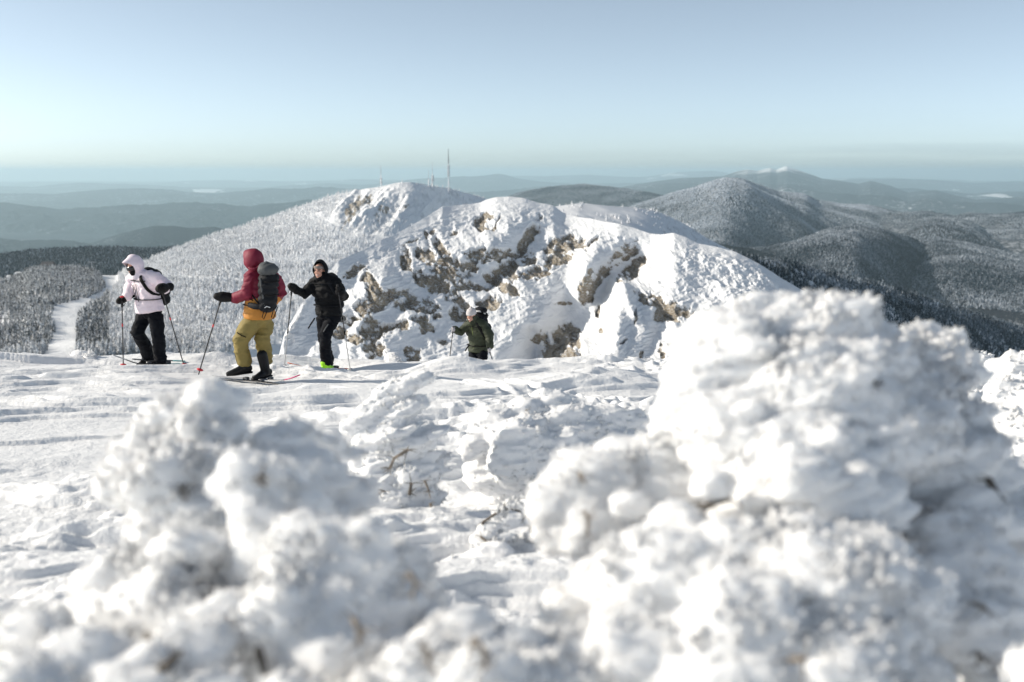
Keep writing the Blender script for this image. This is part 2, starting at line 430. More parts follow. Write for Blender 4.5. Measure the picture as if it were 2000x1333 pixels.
DR, GR, vR, pxR = patch('dark_ridge', [(-300, 515, 2700), (-60, 505, 2600), (0, 500, 2550), (40, 495, 2500), (100, 489, 2500), (160, 487, 2500), (220, 485, 2500), (310, 487, 2500), (380, 484, 2550), (460, 500, 2600)],
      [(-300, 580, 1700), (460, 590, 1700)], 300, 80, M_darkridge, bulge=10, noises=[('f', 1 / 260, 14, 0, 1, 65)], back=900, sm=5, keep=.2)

# ------------------------------------------------------------------ near slopes that carry real trees
M_slope = snow_mat('slope_snow', (.84, .85, .87), .5, .06, .5, .6, tint=.06)
SLOPE, GS, vS, pxS = patch('forest_slope', [(-220, 556, 1000), (-80, 552, 980), (0, 549, 960), (43, 541, 950), (62, 527, 940), (84, 524, 930), (112, 523, 930), (150, 524, 930), (180, 530, 930), (197, 540, 930), (226, 540, 950), (250, 528, 960), (300, 506, 980), (340, 489, 1000), (400, 466, 1050), (480, 442, 1100), (560, 416, 1150), (610, 397, 1160), (660, 377, 1170), (700, 373, 1180), (745, 366, 1190), (780, 358, 1195), (800, 357, 1200), (820, 359, 1220), (850, 364, 1340), (880, 369, 1500), (910, 377, 1660), (945, 387, 1820), (985, 402, 1980), (1040, 430, 2100)],
      [(-220, 720, 430), (100, 720, 440), (400, 720, 470), (600, 680, 560), (700, 600, 700), (830, 470, 1000), (900, 450, 1380), (1040, 450, 1800)], 620, 260, M_slope, bulge=0, noises=[('r', 1 / 150, 7, .9, .4, 71), ('f', 1 / 45, 2.6, 0, 1, 72)], back=500, bround=40, sm=5, keep=.12)
def flank(L, A=205.0): return [(x, y, A / (.25 - .55 * (x - 1000) / FPX + (y - 335) / FPX)) for x, y in L]
SPR, GP, vP, pxP = patch('spruce_slope', flank([(1380, 495), (1464, 504), (1525, 510), (1601, 527), (1696, 555), (1791, 577), (1886, 608), (2000, 642), (2150, 690), (2300, 740)]),
      flank([(1380, 640), (1700, 720), (2000, 790), (2300, 860)]), 420, 200, M_slope, bulge=0, noises=[('f', 1 / 120, 5, 0, 1, 75)], back=500, bslope=.6, bround=6, sm=5, keep=.15)
BACKR, GK, vK, pxK = patch('snowy_shoulder', [(1020, 402, 270), (1060, 403, 275), (1090, 403, 280), (1130, 398, 290), (1180, 402, 305), (1240, 406, 335), (1275, 411, 355), (1300, 420, 370), (1340, 440, 395), (1380, 465, 420), (1430, 490, 445), (1480, 520, 470), (1540, 560, 490)],
      [(1020, 440, 200), (1250, 500, 215), (1540, 640, 300)], 300, 120, M_slope, noises=[('r', 1 / 40, 1.6, .6, .5, 78), ('f', 1 / 9, .5, 0, 1, 79)], back=160, bround=8, sm=3, keep=.12)

# --- spruces
def spruce_shape(tiers, sides, seed, tri_only=True):
    rs = np.random.RandomState(seed); V = []; F = []; A = []
    for k in range(tiers):
        z0 = k / tiers * .9; z1 = min(1.0, z0 + 1.55 / tiers); r = .26 * (1 - .86 * (k / tiers) ** 1.1)
        b = len(V); V.append([rs.uniform(-.012, .012), rs.uniform(-.012, .012), z1]); A.append(rs.uniform(.35, 1))
        for i in range(sides):
            a = 2 * math.pi * (i + rs.uniform(-.35, .35)) / sides + k; q = r * rs.uniform(.55, 1.2)
            V.append([q * math.cos(a), q * math.sin(a), z0 + rs.uniform(-.03, .09)]); A.append(rs.uniform(0, 1))
        for i in range(sides): F.append([b, b + 1 + i, b + 1 + (i + 1) % sides])
    return np.array(V), np.array(F), np.array(A)

def scatter(G, n, rs, keepf, rows):
    """random points on the grid surface, uniform in area"""
    g = G[rows[0]:rows[1]]
    a = g[:-1, :-1]; b = g[:-1, 1:]; c = g[1:, :-1]
    ar = np.linalg.norm(np.cross(b - a, c - a), axis=2).ravel(); ar /= ar.sum()
    k = rs.choice(len(ar), n, p=ar); nc = g.shape[1] - 1
    i, j = k // nc, k % nc; u, w = rs.rand(n)[:, None], rs.rand(n)[:, None]
    p = g[i, j] * (1 - u) * (1 - w) + g[i, j + 1] * u * (1 - w) + g[i + 1, j] * (1 - u) * w + g[i + 1, j + 1] * u * w
    return p[keepf(p)] if keepf else p

def to_px(p):
    x, y, z = p[:, 0], p[:, 1], p[:, 2]
    f = y * CP - z * SP; u = y * SP + z * CP
    return 1000 + FPX * x / f, 666.5 - FPX * u / f

def forest(name, pts, hgt, shapes, mat, label, rs, wide=1.0, rime=None):
    Vs, Fs, As, n = [], [], [], 0
    pick = rs.randint(0, len(shapes), len(pts))
    for s_, (V, F, A) in enumerate(shapes):
        q = pts[pick == s_]; m = len(q)
        if not m: continue
        h = hgt * rs.uniform(.5, 1.2, m) * (1 + .5 * fbm2(q[:, 0] / (hgt * 6), q[:, 1] / (hgt * 6), 3, 61)); th = rs.rand(m) * 6.28
        w = h * rs.uniform(.75, 1.15, m) * wide
        c, s2 = np.cos(th), np.sin(th)
        x = V[None, :, 0] * w[:, None]; y = V[None, :, 1] * w[:, None]
        W = np.stack([x * c[:, None] - y * s2[:, None], x * s2[:, None] + y * c[:, None], V[None, :, 2] * h[:, None]], -1) + q[:, None, :]
        W[:, :, 2] -= .06 * h[:, None]
        a = np.repeat(A[None], m, 0)
        r = rime(q) if rime is not None else np.zeros(m)
        a = a + r[:, None] + rs.uniform(-.18, .18, m)[:, None]
        Vs.append(W.reshape(-1, 3)); As.append(a.ravel())
        Fs.append((F[None] + (np.arange(m) * len(V))[:, None, None]).reshape(-1, 3) + n); n += m * len(V)
    o = link(name, mesh_np(name, np.concatenate(Vs), np.concatenate(Fs), mat, smooth=False, attrs={'rime': np.concatenate(As)}))
    return tag(o, label, kind='stuff')

def tree_mat(name, dark, white, lo, hi):
    m, nt, b = new_mat(name)
    a = nt.new('ShaderNodeAttribute', attribute_name='rime')
    v = mapping(nt)
    f = math_n(nt, 'ADD', a.outputs['Fac'], math_n(nt, 'MULTIPLY', math_n(nt, 'SUBTRACT', nz(nt, v, 1.3, 3, .7), .5), .9))
    nt.ln(mixc(nt, ramp(nt, f, [(lo, 0.0), (hi, 1.0)]), dark, white), b.inputs['Base Color'])
    b.inputs['Roughness'].default_value = .9; b.inputs['Specular IOR Level'].default_value = .1
    return m
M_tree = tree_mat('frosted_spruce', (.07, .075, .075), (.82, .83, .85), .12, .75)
M_tree_dark = tree_mat('spruce', (.010, .021, .030), (.40, .45, .51), .55, 1.3)  # dark spruce; frost dulled and blued, the slope's shade put into the colour
M_tree_grey = tree_mat('bare_wood', (.015, .026, .038), (.5, .54, .60), .2, 1.2)
SH = [spruce_shape(6, 6, k) for k in range(6)]
SH_LOW = [spruce_shape(3, 4, 20 + k) for k in range(4)]
SH_BIG = [spruce_shape(11, 9, 40 + k) for k in range(5)]

PISTE = [(196, 536), (229, 536), (232, 552), (222, 566), (196, 584), (172, 598), (156, 612), (150, 640), (148, 690), (148, 730), (60, 730), (84, 700), (98, 670), (108, 642), (100, 622), (104, 604), (130, 592), (168, 583), (196, 572), (206, 560)]
def inside(poly, x, y):
    r = np.zeros(len(x), bool); n = len(poly); j = n - 1
    for i in range(n):
        xi, yi = poly[i]; xj, yj = poly[j]
        r ^= ((yi > y) != (yj > y)) & (x < (xj - xi) * (y - yi) / (yj - yi + 1e-9) + xi); j = i
    return r
rs1 = np.random.RandomState(5)
def keep_slope(p):
    x, y = to_px(p)
    k = ~inside(PISTE, x, y)
    k &= ~((x < 45) & (y < 552 - x * .28) & (x > -90))
    k &= ~((np.abs(y - 540 - (x - 330) * .04) < 2.5) & (x > 225) & (x < 470))
    bare = sstep(560, 700, x) * sstep(560, 430, y)
    open_ = fbm2(p[:, 0] / 30, p[:, 1] / 30, 3, 90)
    k &= rs1.rand(len(p)) > np.clip(bare * .93 + (open_ > .33) * .55, 0, 1)
    return k
def rime_shade_slope(p):
    x, y = to_px(p); return np.where(x < 215, -.20, .22) + .25 * sstep(420, 640, x) - .2 * sstep(600, 700, y) * (x > 150) * (x < 420)  # besides real frost, the knoll's shade is put in as darker trees
pts = scatter(GS, 62000, rs1, keep_slope, (4, 264))
dist = pts[:, 1]
x_, y_ = to_px(pts)
vis = (y_ < 706) & (y_ > 560) & (x_ > -5) & (x_ < 560)
near = np.argsort(np.where(vis, dist, 1e9))[:240]
far_mask = np.ones(len(pts), bool); far_mask[near] = False
forest('frosted_forest', pts[far_mask], 4.6, SH, M_tree, 'dense wood of rime covered spruces on the mountainside below the mast peak', rs1, rime=rime_shade_slope)
spr_me = []
for k, (V, F, A) in enumerate(SH_BIG):
    V2 = V.copy()
    tr = MB(); tr.tube([[0, 0, -.08], [0, 0, .5]], [.025, .012], n=6)
    spr_me.append((mesh_np('crown', V2, F, M_tree, smooth=False, attrs={'rime': A + .1}), tr.mesh('trunk', plain('bark_' + 'abcde'[k], (.08, .065, .05)))))
for n_, i in enumerate(near):
    k = n_ % 5
    t = link('spruce_tree', None, loc=pts[i]); h = 4.8 * rs1.uniform(.7, 1.3); t.scale = (h, h, h); t.rotation_euler = (0, 0, rs1.rand() * 6.28)
    tag(t, 'slender rime coated spruce at the lower edge of the wood below the snowfield', 'tree', 'rime coated spruces at the lower edge of the wood')
    link('crown', spr_me[k][0], t); link('trunk', spr_me[k][1], t)

rs2 = np.random.RandomState(6)
pts = scatter(GP, 26000, rs2, None, (4, 206))
pts[:, 2] -= .3
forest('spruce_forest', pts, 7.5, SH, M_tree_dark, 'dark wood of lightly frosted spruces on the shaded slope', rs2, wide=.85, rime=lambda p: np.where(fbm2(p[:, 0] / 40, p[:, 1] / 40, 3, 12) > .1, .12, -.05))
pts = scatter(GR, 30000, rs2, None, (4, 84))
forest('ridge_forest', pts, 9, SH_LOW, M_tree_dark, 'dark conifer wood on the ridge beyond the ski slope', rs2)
pts = scatter(GD, 80000, rs2, None, (10, 136))
forest('dome_forest', pts, 9, SH_LOW, M_tree_grey, 'bare grey wood on the rounded hill', rs2, wide=1.6, rime=lambda p: sstep(-420, -200, p[:, 2]) * .25 - .40 + .35 * fbm2(p[:, 0] / 130, p[:, 1] / 130, 4, 15))
pts = scatter(GA, 130000, rs2, None, (10, 156))
forest('mountain_forest', pts, 10, SH_LOW, M_tree_grey, 'frosted wood on the large mountain', rs2, wide=1.7, rime=lambda p: sstep(-420, -60, p[:, 2]) * .42 - .06 + .4 * fbm2(p[:, 0] / 260, p[:, 1] / 260, 4, 16))
for g_, n_, r1_ in ((GH2, 30000, 76), (GH3, 40000, 76), (GW, 50000, 66), (GB, 30000, 66)):
    pts = scatter(g_, n_, rs2, None, (10, r1_))
    forest('hill_forest', pts, 9.5, SH_LOW, M_tree_grey, 'bare grey wood on the lower hills at the side', rs2, wide=1.7, rime=lambda p: -.12 + .4 * fbm2(p[:, 0] / 180, p[:, 1] / 180, 4, 17))
pts = scatter(GK, 900, rs2, lambda p: fbm2(p[:, 0] / 14, p[:, 1] / 14, 3, 33) > .0, (60, 126))
forest('shrub_cover', pts, 1.1, SH, M_tree, 'low snow covered scrub on the shaded shoulder', rs2, wide=1.5, rime=lambda p: np.full(len(p), .45))
# ------------------------------------------------------------------ rock with snow: bare rock where the attribute says
def rock_mat(name, sc=1.0):
    m, nt, b = new_mat(name)
    v = mapping(nt)
    a = nt.new('ShaderNodeAttribute', attribute_name='rock')
    n1 = nz(nt, v, 3.0 * sc, 6, .72); n2 = nz(nt, v, .7 * sc, 4, .6); n3 = nz(nt, v, 14 * sc, 4, .7)
    f = math_n(nt, 'ADD', a.outputs['Fac'], math_n(nt, 'MULTIPLY', math_n(nt, 'SUBTRACT', n1, .5), .9))
    f = math_n(nt, 'ADD', f, math_n(nt, 'MULTIPLY', math_n(nt, 'SUBTRACT', n3, .5), .45))
    mask = ramp(nt, f, [(.485, 0.0), (.535, 1.0)])
    stone = ramp(nt, n2, [(.3, (.20, .165, .122)), (.5, (.31, .26, .19)), (.7, (.42, .36, .27))])
    stone = mixc(nt, ramp(nt, n3, [(.28, .6), (.48, 0.0)]), stone, (.09, .075, .06))
    dust = ramp(nt, nz(nt, mapping(nt, (4 * sc, 4 * sc, 9 * sc)), 1.6, 5, .75), [(.50, 0.0), (.62, .8)])
    stone = mixc(nt, dust, stone, (.75, .76, .78))
    sn = mixc(nt, n2, (.83, .84, .86), (.89, .9, .91))
    nt.ln(mixc(nt, mask, sn, stone), b.inputs['Base Color'])
    b.inputs['Roughness'].default_value = .8; b.inputs['Specular IOR Level'].default_value = .2
    h = math_n(nt, 'ADD', math_n(nt, 'MULTIPLY', n1, .5), math_n(nt, 'MULTIPLY', n3, math_n(nt, 'ADD', .06, math_n(nt, 'MULTIPLY', mask, .5))))
    bump(nt, b, h, .55, .35 / sc)
    return m
M_rock = rock_mat('snowy_rock')
M_rock_far = rock_mat('far_snowy_rock', .12)

# rock streaks on the bare top of the mast mountain
def slope_rock(G):
    sh = G.shape[:2]; p = G.reshape(-1, 3); x, y = to_px(p)
    u = x + .85 * y; w = (y - 430) * .7 - (x - 700) * .55     # streaks run down to the left
    reg = np.exp(-(((x - 735) / 75) ** 2 + ((y - 405) / 34) ** 2) ** 2) + .8 * np.exp(-(((x - 670) / 40) ** 2 + ((y - 440) / 26) ** 2) ** 2)
    reg *= (x + (y - 360) * .1 < 850)
    n = ridged2(u / 26, w / 90, 4, 5) * .5 + .45 * fbm2(x / 12, y / 9, 3, 6)
    return np.clip(reg * (.25 + 1.1 * n), -.2, .85)
SLOPE.data.attributes.new('rock', 'FLOAT', 'POINT').data.foreach_set('value', slope_rock(GS).astype(np.float32).ravel())
SLOPE.data.materials.clear(); SLOPE.data.materials.append(M_rock_far)
# relief of gullies on the same top
def slope_relief():
    p = GS.reshape(-1, 3).copy(); x, y = to_px(p)
    m = np.exp(-(((x - 730) / 110) ** 2 + ((y - 412) / 45) ** 2) ** 2)
    u = x + .9 * y; w = y - .8 * x
    p[:, 2] += m * (6.5 * ridged2(u / 42, w / 160, 4, 91) + 2.2 * fbm2(x / 9, y / 7, 3, 92))
    SLOPE.data.vertices.foreach_set('co', p.astype(np.float32).ravel()); SLOPE.data.update()
slope_relief()

# ------------------------------------------------------------------ the crag in the middle distance
def build_crag():
    top = [(505, 760, 58), (530, 735, 58), (545, 700, 59), (556, 655, 60), (575, 620, 61), (592, 590, 62), (620, 556, 64), (640, 536, 65), (661, 511, 66), (710, 489, 69), (745, 470, 71), (780, 455, 73), (836, 423, 76), (864, 404, 78), (900, 401, 79), (937, 397, 80), (955, 390, 80), (969, 386.5, 80), (993, 384.5, 80), (1010, 386, 80), (1025, 388, 80), (1053, 397, 80), (1081, 402, 80), (1100, 416, 80), (1130, 424, 79), (1158, 428, 78), (1186, 434, 77), (1210, 438, 76), (1235, 445, 76), (1270, 457, 75), (1294, 459, 74.5), (1316, 456.5, 74), (1340, 464, 73.6), (1365, 477, 73.3), (1403, 484, 73), (1437, 494, 72.5), (1483, 517, 72), (1529, 547, 71.5), (1580, 575, 71), (1660, 610, 70), (1760, 662, 70), (1880, 735, 70), (2060, 840, 72)]
    bot = [(505, 800, 56), (600, 790, 56), (800, 800, 56), (1000, 810, 56), (1150, 810, 55.5), (1300, 800, 55), (1500, 800, 53.5), (1760, 810, 52), (2060, 900, 56)]
    nx, nv = 1400, 430
    px = np.linspace(505, 2060, nx); ty, td = line(top, px, 7); by, bd = line(bot, px, 41); td = smooth1(td, 61)
    ty = ty + .9 * fbm2(px / 40, px * 0, 2, 3) * sstep(545, 600, px)
    v = np.linspace(0, 1, nv)[:, None]
    PX = np.repeat(px[None], nv, 0); PY = by[None] * (1 - v) + ty[None] * v
    # depth: steep at the foot, laid back towards the top
    D = bd[None] + (td - bd)[None] * (v ** 1.25)
    cx, cy = PX, PY
    def rib(x0, y0, x1, y1, w, a):
        dx, dy = x1 - x0, y1 - y0; L = dx * dx + dy * dy
        t = np.clip(((cx - x0) * dx + (cy - y0) * dy) / L, 0, 1)
        q = np.hypot(cx - x0 - t * dx, cy - y0 - t * dy); return a * np.exp(-(q / w) ** 2)
    tp = 1 - sstep(.75, 1, v)
    rel = 0
    for a in [(1265, 480, 1020, 730, 34, 3.2), (1085, 420, 960, 560, 20, 1.2), (1150, 480, 1100, 600, 24, 1.3),             # couloirs (deeper)
              (1150, 470, 1140, 590, 26, -1.2), (1215, 560, 1195, 730, 20, -1.6), (1312, 490, 1250, 650, 62, -.7), (1210, 548, 1240, 620, 10, -.9),
              (930, 470, 760, 560, 40, -1.0), (1000, 430, 900, 520, 36, -1.0), (760, 520, 690, 650, 34, -1.0), (860, 600, 720, 700, 30, -.8), (1180, 440, 1130, 560, 26, -1.3),
              (660, 560, 600, 690, 30, 1.0), (690, 620, 640, 730, 16, .9), (1035, 660, 1060, 740, 14, 1.2), (1300, 620, 1250, 730, 18, .9)]:
        rel = rel + rib(*a)
    D = D + rel * tp
    # rock exposures
    E = [(880, 185, 42, 55, 60), (945, 190, 8, 42, 28), (1105, 290, 130, 32, -58), (900, 370, 125, 38, -6), (1310, 330, 130, 58, -12), (1300, 395, 80, 26, -8), (1120, 385, 55, 36, 0), (1160, 460, 105, 34, -14), (930, 500, 55, 55, 20), (1010, 440, 60, 40, -50),
         (635, 335, 95, 30, 62), (560, 285, 55, 16, 70), (700, 450, 110, 60, 10), (560, 380, 55, 34, 20), (600, 540, 90, 46, 25), (520, 500, 46, 36, 40), (270, 570, 95, 44, 62), (480, 650, 120, 44, 6), (310, 640, 115, 42, -28), (905, 650, 56, 38, -5), (740, 690, 60, 46, -10), (690, 590, 60, 36, 30), (1020, 575, 70, 32, 5), (250, 790, 60, 60, 0), (260, 890, 56, 42, 10), (150, 830, 50, 22, 15), (60, 800, 40, 40, 0), (480, 930, 44, 36, 10), (165, 455, 66, 22, -26), (120, 730, 60, 20, 10),
         (1655, 355, 105, 42, -32), (1450, 560, 46, 80, 10), (1530, 490, 60, 34, -50), (1700, 450, 100, 36, -44), (1310, 638, 44, 12, -15), (1300, 930, 105, 56, 8), (1190, 850, 42, 42, 40), (1340, 830, 70, 70, 0), (1830, 625, 110, 42, 18), (1925, 695, 95, 46, -12), (1748, 980, 12, 78, 5), (1720, 720, 14, 40, 0), (1650, 860, 26, 10, -10), (460, 300, 40, 9, -26), (705, 245, 26, 8, -20), (440, 400, 30, 55, -10), (420, 770, 40, 26, 10), (520, 740, 36, 22, 0), (610, 720, 30, 20, 0), (1510, 680, 16, 30, 0), (1870, 910, 24, 36, 0), (1780, 1000, 40, 30, 0), (1480, 300, 46, 12, -40), (1530, 780, 18, 12, 0), (560, 790, 36, 30, 0), (640, 860, 26, 20, 0), (330, 780, 40, 30, 0), (420, 590, 40, 26, 0), (760, 540, 46, 34, 0), (200, 660, 40, 30, 10), (810, 440, 40, 30, 20), (1030, 500, 36, 26, 0), (850, 560, 36, 24, 0)]
    rock = np.zeros_like(PX)
    wx = PX + 7 * fbm2(PX / 16, PY / 16, 4, 31); wy = PY + 6 * fbm2(PX / 14, PY / 14, 4, 41)
    for ex, ey, a, b, ang in E:
        ex, ey, a, b = 640 + ex / 2.857, 370 + ey / 2.857, a / 2.857, b / 2.857
        c, s = math.cos(R(ang)), math.sin(R(ang)); dx, dy = wx - ex, wy - ey
        q = ((dx * c + dy * s) / a) ** 2 + ((-dx * s + dy * c) / b) ** 2
        rock = np.maximum(rock, np.exp(-(q * .60) ** 2))
    # broken ground on the left half: flecks that follow the dip of the strata
    reg = sstep(640, 700, PX) * sstep(1060, 960, PX) * sstep(470, 520, PY + (PX - 700) * .25)
    dip = ridged2((PX + PY * .7) / 30, (PY - PX * .45) / 11, 4, 7)
    fl = fbm2(PX / 13, PY / 10, 4, 52)
    rock = np.clip(rock * (.75 + .5 * fl + .25 * dip) + .18 * reg * np.clip(dip * .6 + fl, 0, 1) + .12 * fl - .05, -.2, 1)
    rock *= 1 - .9 * sstep(.965, 1, v)
    for y0, y1, x0, x1 in [(700, 800, 505, 1300)]: pass
    # surface relief
    W = P(PX, PY, D)
    x, y, z = W[:, :, 0], W[:, :, 1], W[:, :, 2]
    a1, b1 = (x * .8 - z * .6), (x * .6 + z * .8)          # along / across the strata as seen on the face
    h = .40 * ridged2(a1 / 9, b1 / 4.5, 3, 61) + .17 * fbm2(a1 / 2.6, b1 / 1.5, 4, 63)
    hr = .22 * ridged2(a1 / 1.9, b1 / .8, 4, 65) + .10 * fbm2(a1 / .35, b1 / .22, 3, 67)
    sn = .16 * fbm2(a1 / 1.3, b1 / .6, 4, 69) + .08 * ridged2((a1 + b1) / .8, (b1 - a1) / .25, 3, 70)
    rk = sstep(.3, .6, rock)
    q3 = np.stack([a1 / 1.5, y / 2.2, b1 / .75], -1).reshape(-1, 3)
    blk = (np.floor(3.2 * worley3(q3, 5)) / 3.2).reshape(rk.shape)
    disp = h * (1 - .75 * sstep(.8, 1, v)) + hr * rk + (-.34 + .46 * blk) * rk + sn * (1 - rk) + .12 * (1 - rk)
    fade = sstep(1280, 1420, PX) * sstep(.55, .9, v)       # wind-rippled snow on the right hand top
    disp = disp + fade * (.55 * fbm2(x / 2.6, y / 2.2, 5, 73) + .14 * ridged2(x / .6, y / .5, 3, 74)) * (1 - .6 * sstep(.9, 1, v))
    N = np.array([-.1, -.72, .69])
    W = W + N * disp[:, :, None] * (1 - .8 * sstep(.9, 1, v))[:, :, None]
    # far side
    Pt = W[-1]; rad = Pt[:, :2] / np.linalg.norm(Pt[:, :2], axis=1)[:, None]; bs = np.linspace(0, 1, 16)[1:] ** 1.4 * 60
    B = np.repeat(Pt[None], 15, 0); B[:, :, :2] += rad[None] * bs[:, None, None]; B[:, :, 2] -= (.6 * (np.sqrt(bs ** 2 + 9) - 3))[:, None]
    S = np.repeat(W[:1], 5, 0); fs = np.linspace(18, 0, 6)[:-1]; S[:, :, 1] -= fs[:, None]; S[:, :, 2] -= (.5 * fs)[:, None]
    G = np.concatenate([S, W, B]); at = np.concatenate([np.repeat(rock[:1], 5, 0), rock, np.zeros((15, nx))])
    o = link('crag_hill', mesh_np('crag_hill', G.reshape(-1, 3), grid_faces(*G.shape[:2]), M_rock, attrs={'rock': at}))
    tag(o, kind='structure'); return G
GC = build_crag()

# ------------------------------------------------------------------ summit snowfield
def crest_y(x):
    return 15.6 + .10 * np.minimum(x, 0) * 0 + np.where(x > 0, -.28 * np.clip(x, 0, 8) ** 1.0, 0) + .25 * np.sin(x * .9) + .5 * np.exp(-((x + 2.6) / 1.2) ** 2)

def base_ground(x, y):
    z = -1.70 - .08 * y
    t = np.maximum(0, y - crest_y(x))
    z = z - .20 * t - .010 * t ** 2
    lft = np.clip(-x - 14, 0, 99); z = z - .05 * lft
    return z
CTRL = []   # (x, y, z, radius): the snow surface passes through these points
def pin(px, py, d, rad=1.0):
    w = P(px, py, d); CTRL.append((w[0], w[1], w[2], rad))
pin(288, 712, 14.8, 1.3); pin(480, 740, 13.4, 1.1); pin(520, 741, 13.4, .9); pin(635, 731, 16.0, 1.0)
pin(30, 699, 15.6, 1.6); pin(150, 711, 15.5, 1.2); pin(390, 697, 16.2, 1.0); pin(440, 698, 16.4, 1.2); pin(570, 700, 17.2, .8); pin(700, 712, 16.4, .9)
pin(880, 714, 14.2, .9); pin(925, 724, 14.0, .8); pin(930, 726, 15.2, .8); pin(885, 720, 15.2, .8); pin(990, 731, 13.8, .7); pin(820, 728, 14.2, .8); pin(1130, 722, 12.6, .9); pin(1240, 737, 12.2, .8); pin(1050, 740, 12.8, .6)
pin(775, 733, 15.4, .6); pin(930, 775, 19.6, 2.0); pin(1500, 760, 12, 2.0); pin(1900, 880, 7.0, 1.5)
def _solve():
    c = np.array(CTRL); d2 = ((c[:, None, :2] - c[None, :, :2]) ** 2).sum(-1)
    K = np.exp(-d2 / c[None, :, 3] ** 2); r = c[:, 2] - base_ground(c[:, 0], c[:, 1])
    return c, np.linalg.lstsq(K + .006 * np.eye(len(c)), r, rcond=None)[0]
_C, _Wt = _solve()
def ground(x, y):
    x = np.asarray(x, float); y = np.asarray(y, float); z = base_ground(x, y)
    for c, w in zip(_C, _Wt): z = z + w * np.exp(-((x - c[0]) ** 2 + (y - c[1]) ** 2) / c[3] ** 2)
    return z

TRACKS = [[tuple(P(*q)[:2]) for q in L_] for L_ in ([(560, 748, 13.15), (680, 752, 13.0), (800, 757, 12.7), (930, 770, 12.1), (1080, 800, 11.0), (1210, 830, 10.2)], [(352, 716, 14.95), (430, 722, 14.6), (560, 735, 14.1), (700, 746, 13.6), (850, 757, 13.2)], [(-60, 735, 13.6), (60, 731, 13.9), (215, 724, 14.3)])]
def wind_relief(x, y):
    """sastrugi, wind slab edges, crusty lumps"""
    c, s = math.cos(.16), math.sin(.16)
    u = x * c + y * s; w = -x * s + y * c
    wob = .35 * fbm2(x * .6, y * .6, 3, 101)
    plates = fbm2(u * .26, (w + wob) * 1.35, 5, 103, .56)
    e = .05 + .006 * np.clip(y, 0, 30)
    h = .058 * sstep(-.01, -.01 + e, plates) + .05 * sstep(.15, .15 + e, plates) + .045 * sstep(-.2, -.2 + e, plates)
    h += .034 * fbm2(u * .7, (w + wob) * 2.4, 4, 105) + .012 * ridged2(u * .9, (w + wob) * 3.6, 3, 107)
    m = sstep(-.05, .35, fbm2(x * .35, y * .35, 2, 109) + .45 * sstep(-1.6, .6, x) * sstep(7, 10, y) - .15)
    lump = np.maximum(0, fbm2(x * 2.6, y * 2.2, 3, 111, .6)) + .35 * np.maximum(0, fbm2(x * 6, y * 4.5, 2, 113, .6))
    h += m * .14 * lump
    nearm = sstep(9.5, 6, y)                                   # scattered chunks nearer the viewer
    ch = fbm2(u * 1.1, w * 2.4, 4, 115, .5)
    h += nearm * (.07 * sstep(.18, .46, ch) + .03 * np.maximum(0, fbm2(x * 6, y * 8, 3, 117)))
    h += .03 * fbm2(x * .5, y * .5, 2, 119)
    for T_ in TRACKS:                                           # ski tracks pressed into the crust
        for off in (-.17, .17):
            best = np.full(x.shape, 9.0)
            for (x0, y0), (x1, y1) in zip(T_[:-1], T_[1:]):
                dx, dy = x1 - x0, y1 - y0; L = math.hypot(dx, dy); nx_, ny_ = -dy / L * off, dx / L * off
                t = np.clip(((x - x0 - nx_) * dx + (y - y0 - ny_) * dy) / (L * L), 0, 1)
                best = np.minimum(best, np.hypot(x - x0 - nx_ - t * dx, y - y0 - ny_ - t * dy))
            h = h - .042 * np.exp(-(best / .055) ** 4) + .014 * np.exp(-((best - .085) / .035) ** 2)
    calm = 0
    for c in CTRL[:4]: calm = np.maximum(calm, np.exp(-(((x - c[0]) / 1.25) ** 2 + ((y - c[1]) / .75) ** 2) ** 1.5))
    return (h - .05) * (1 - .92 * calm) - .035 * calm
M_snow = snow_mat('wind_packed_snow', (.885, .888, .895), 38, 9, .6, .035, tint=.03)
def build_snowfield():
    th = np.concatenate([np.linspace(-math.pi, R(-40), 160)[:-1], np.linspace(R(-40), R(40), 1250), np.linspace(R(40), math.pi, 160)[1:]]); r = np.concatenate([[.02, .15, .3, .5, .75], np.exp(np.linspace(math.log(1.0), math.log(26), 1900))]); r2 = np.linspace(26, 60, 40)[1:]
    r = np.concatenate([r, r2]); TH, RR = np.meshgrid(th, r)
    x = RR * np.sin(TH); y = RR * np.cos(TH)
    z = ground(x, y) + wind_relief(x, y)
    o = link('snowfield', mesh_np('snowfield', np.stack([x, y, z], -1).reshape(-1, 3), grid_faces(len(r), len(th)), M_snow)); tag(o, kind='structure')
    return x, y, z
SFX, SFY, SFZ = build_snowfield()
def surf(x, y): return float(ground(x, y) + wind_relief(np.array([x]), np.array([y]))[0] - .045)
# ------------------------------------------------------------------ rime: wind-built ice on dwarf spruces
M_rime = snow_mat('rime_ice', (.93, .93, .93), 90, 22, .5, .02, tint=.03, sss=1.0)
M_rime_far = snow_mat('rime_ice_crust', (.91, .91, .915), 60, 16, .5, .03, tint=.04)
M_feather, _nt, _b = new_mat('frost_feather')
_b.inputs['Base Color'].default_value = (.94, .94, .94, 1); _b.inputs['Roughness'].default_value = .7; _b.inputs['Specular IOR Level'].default_value = .2
_tr = _nt.new('ShaderNodeBsdfTranslucent'); _tr.inputs['Color'].default_value = (.95, .95, .95, 1); _mx = _nt.new('ShaderNodeMixShader'); _mx.inputs[0].default_value = .42
_nt.ln(_b.outputs[0], _mx.inputs[1]); _nt.ln(_tr.outputs[0], _mx.inputs[2]); _nt.ln(_mx.outputs[0], _nt.n['Material Output'].inputs['Surface'])
M_twig = plain('bark_twig', (.11, .095, .08), .85, .4, 30, .4)
M_needle = plain('dead_needles', (.24, .205, .17), .9, .5, 60, .5)

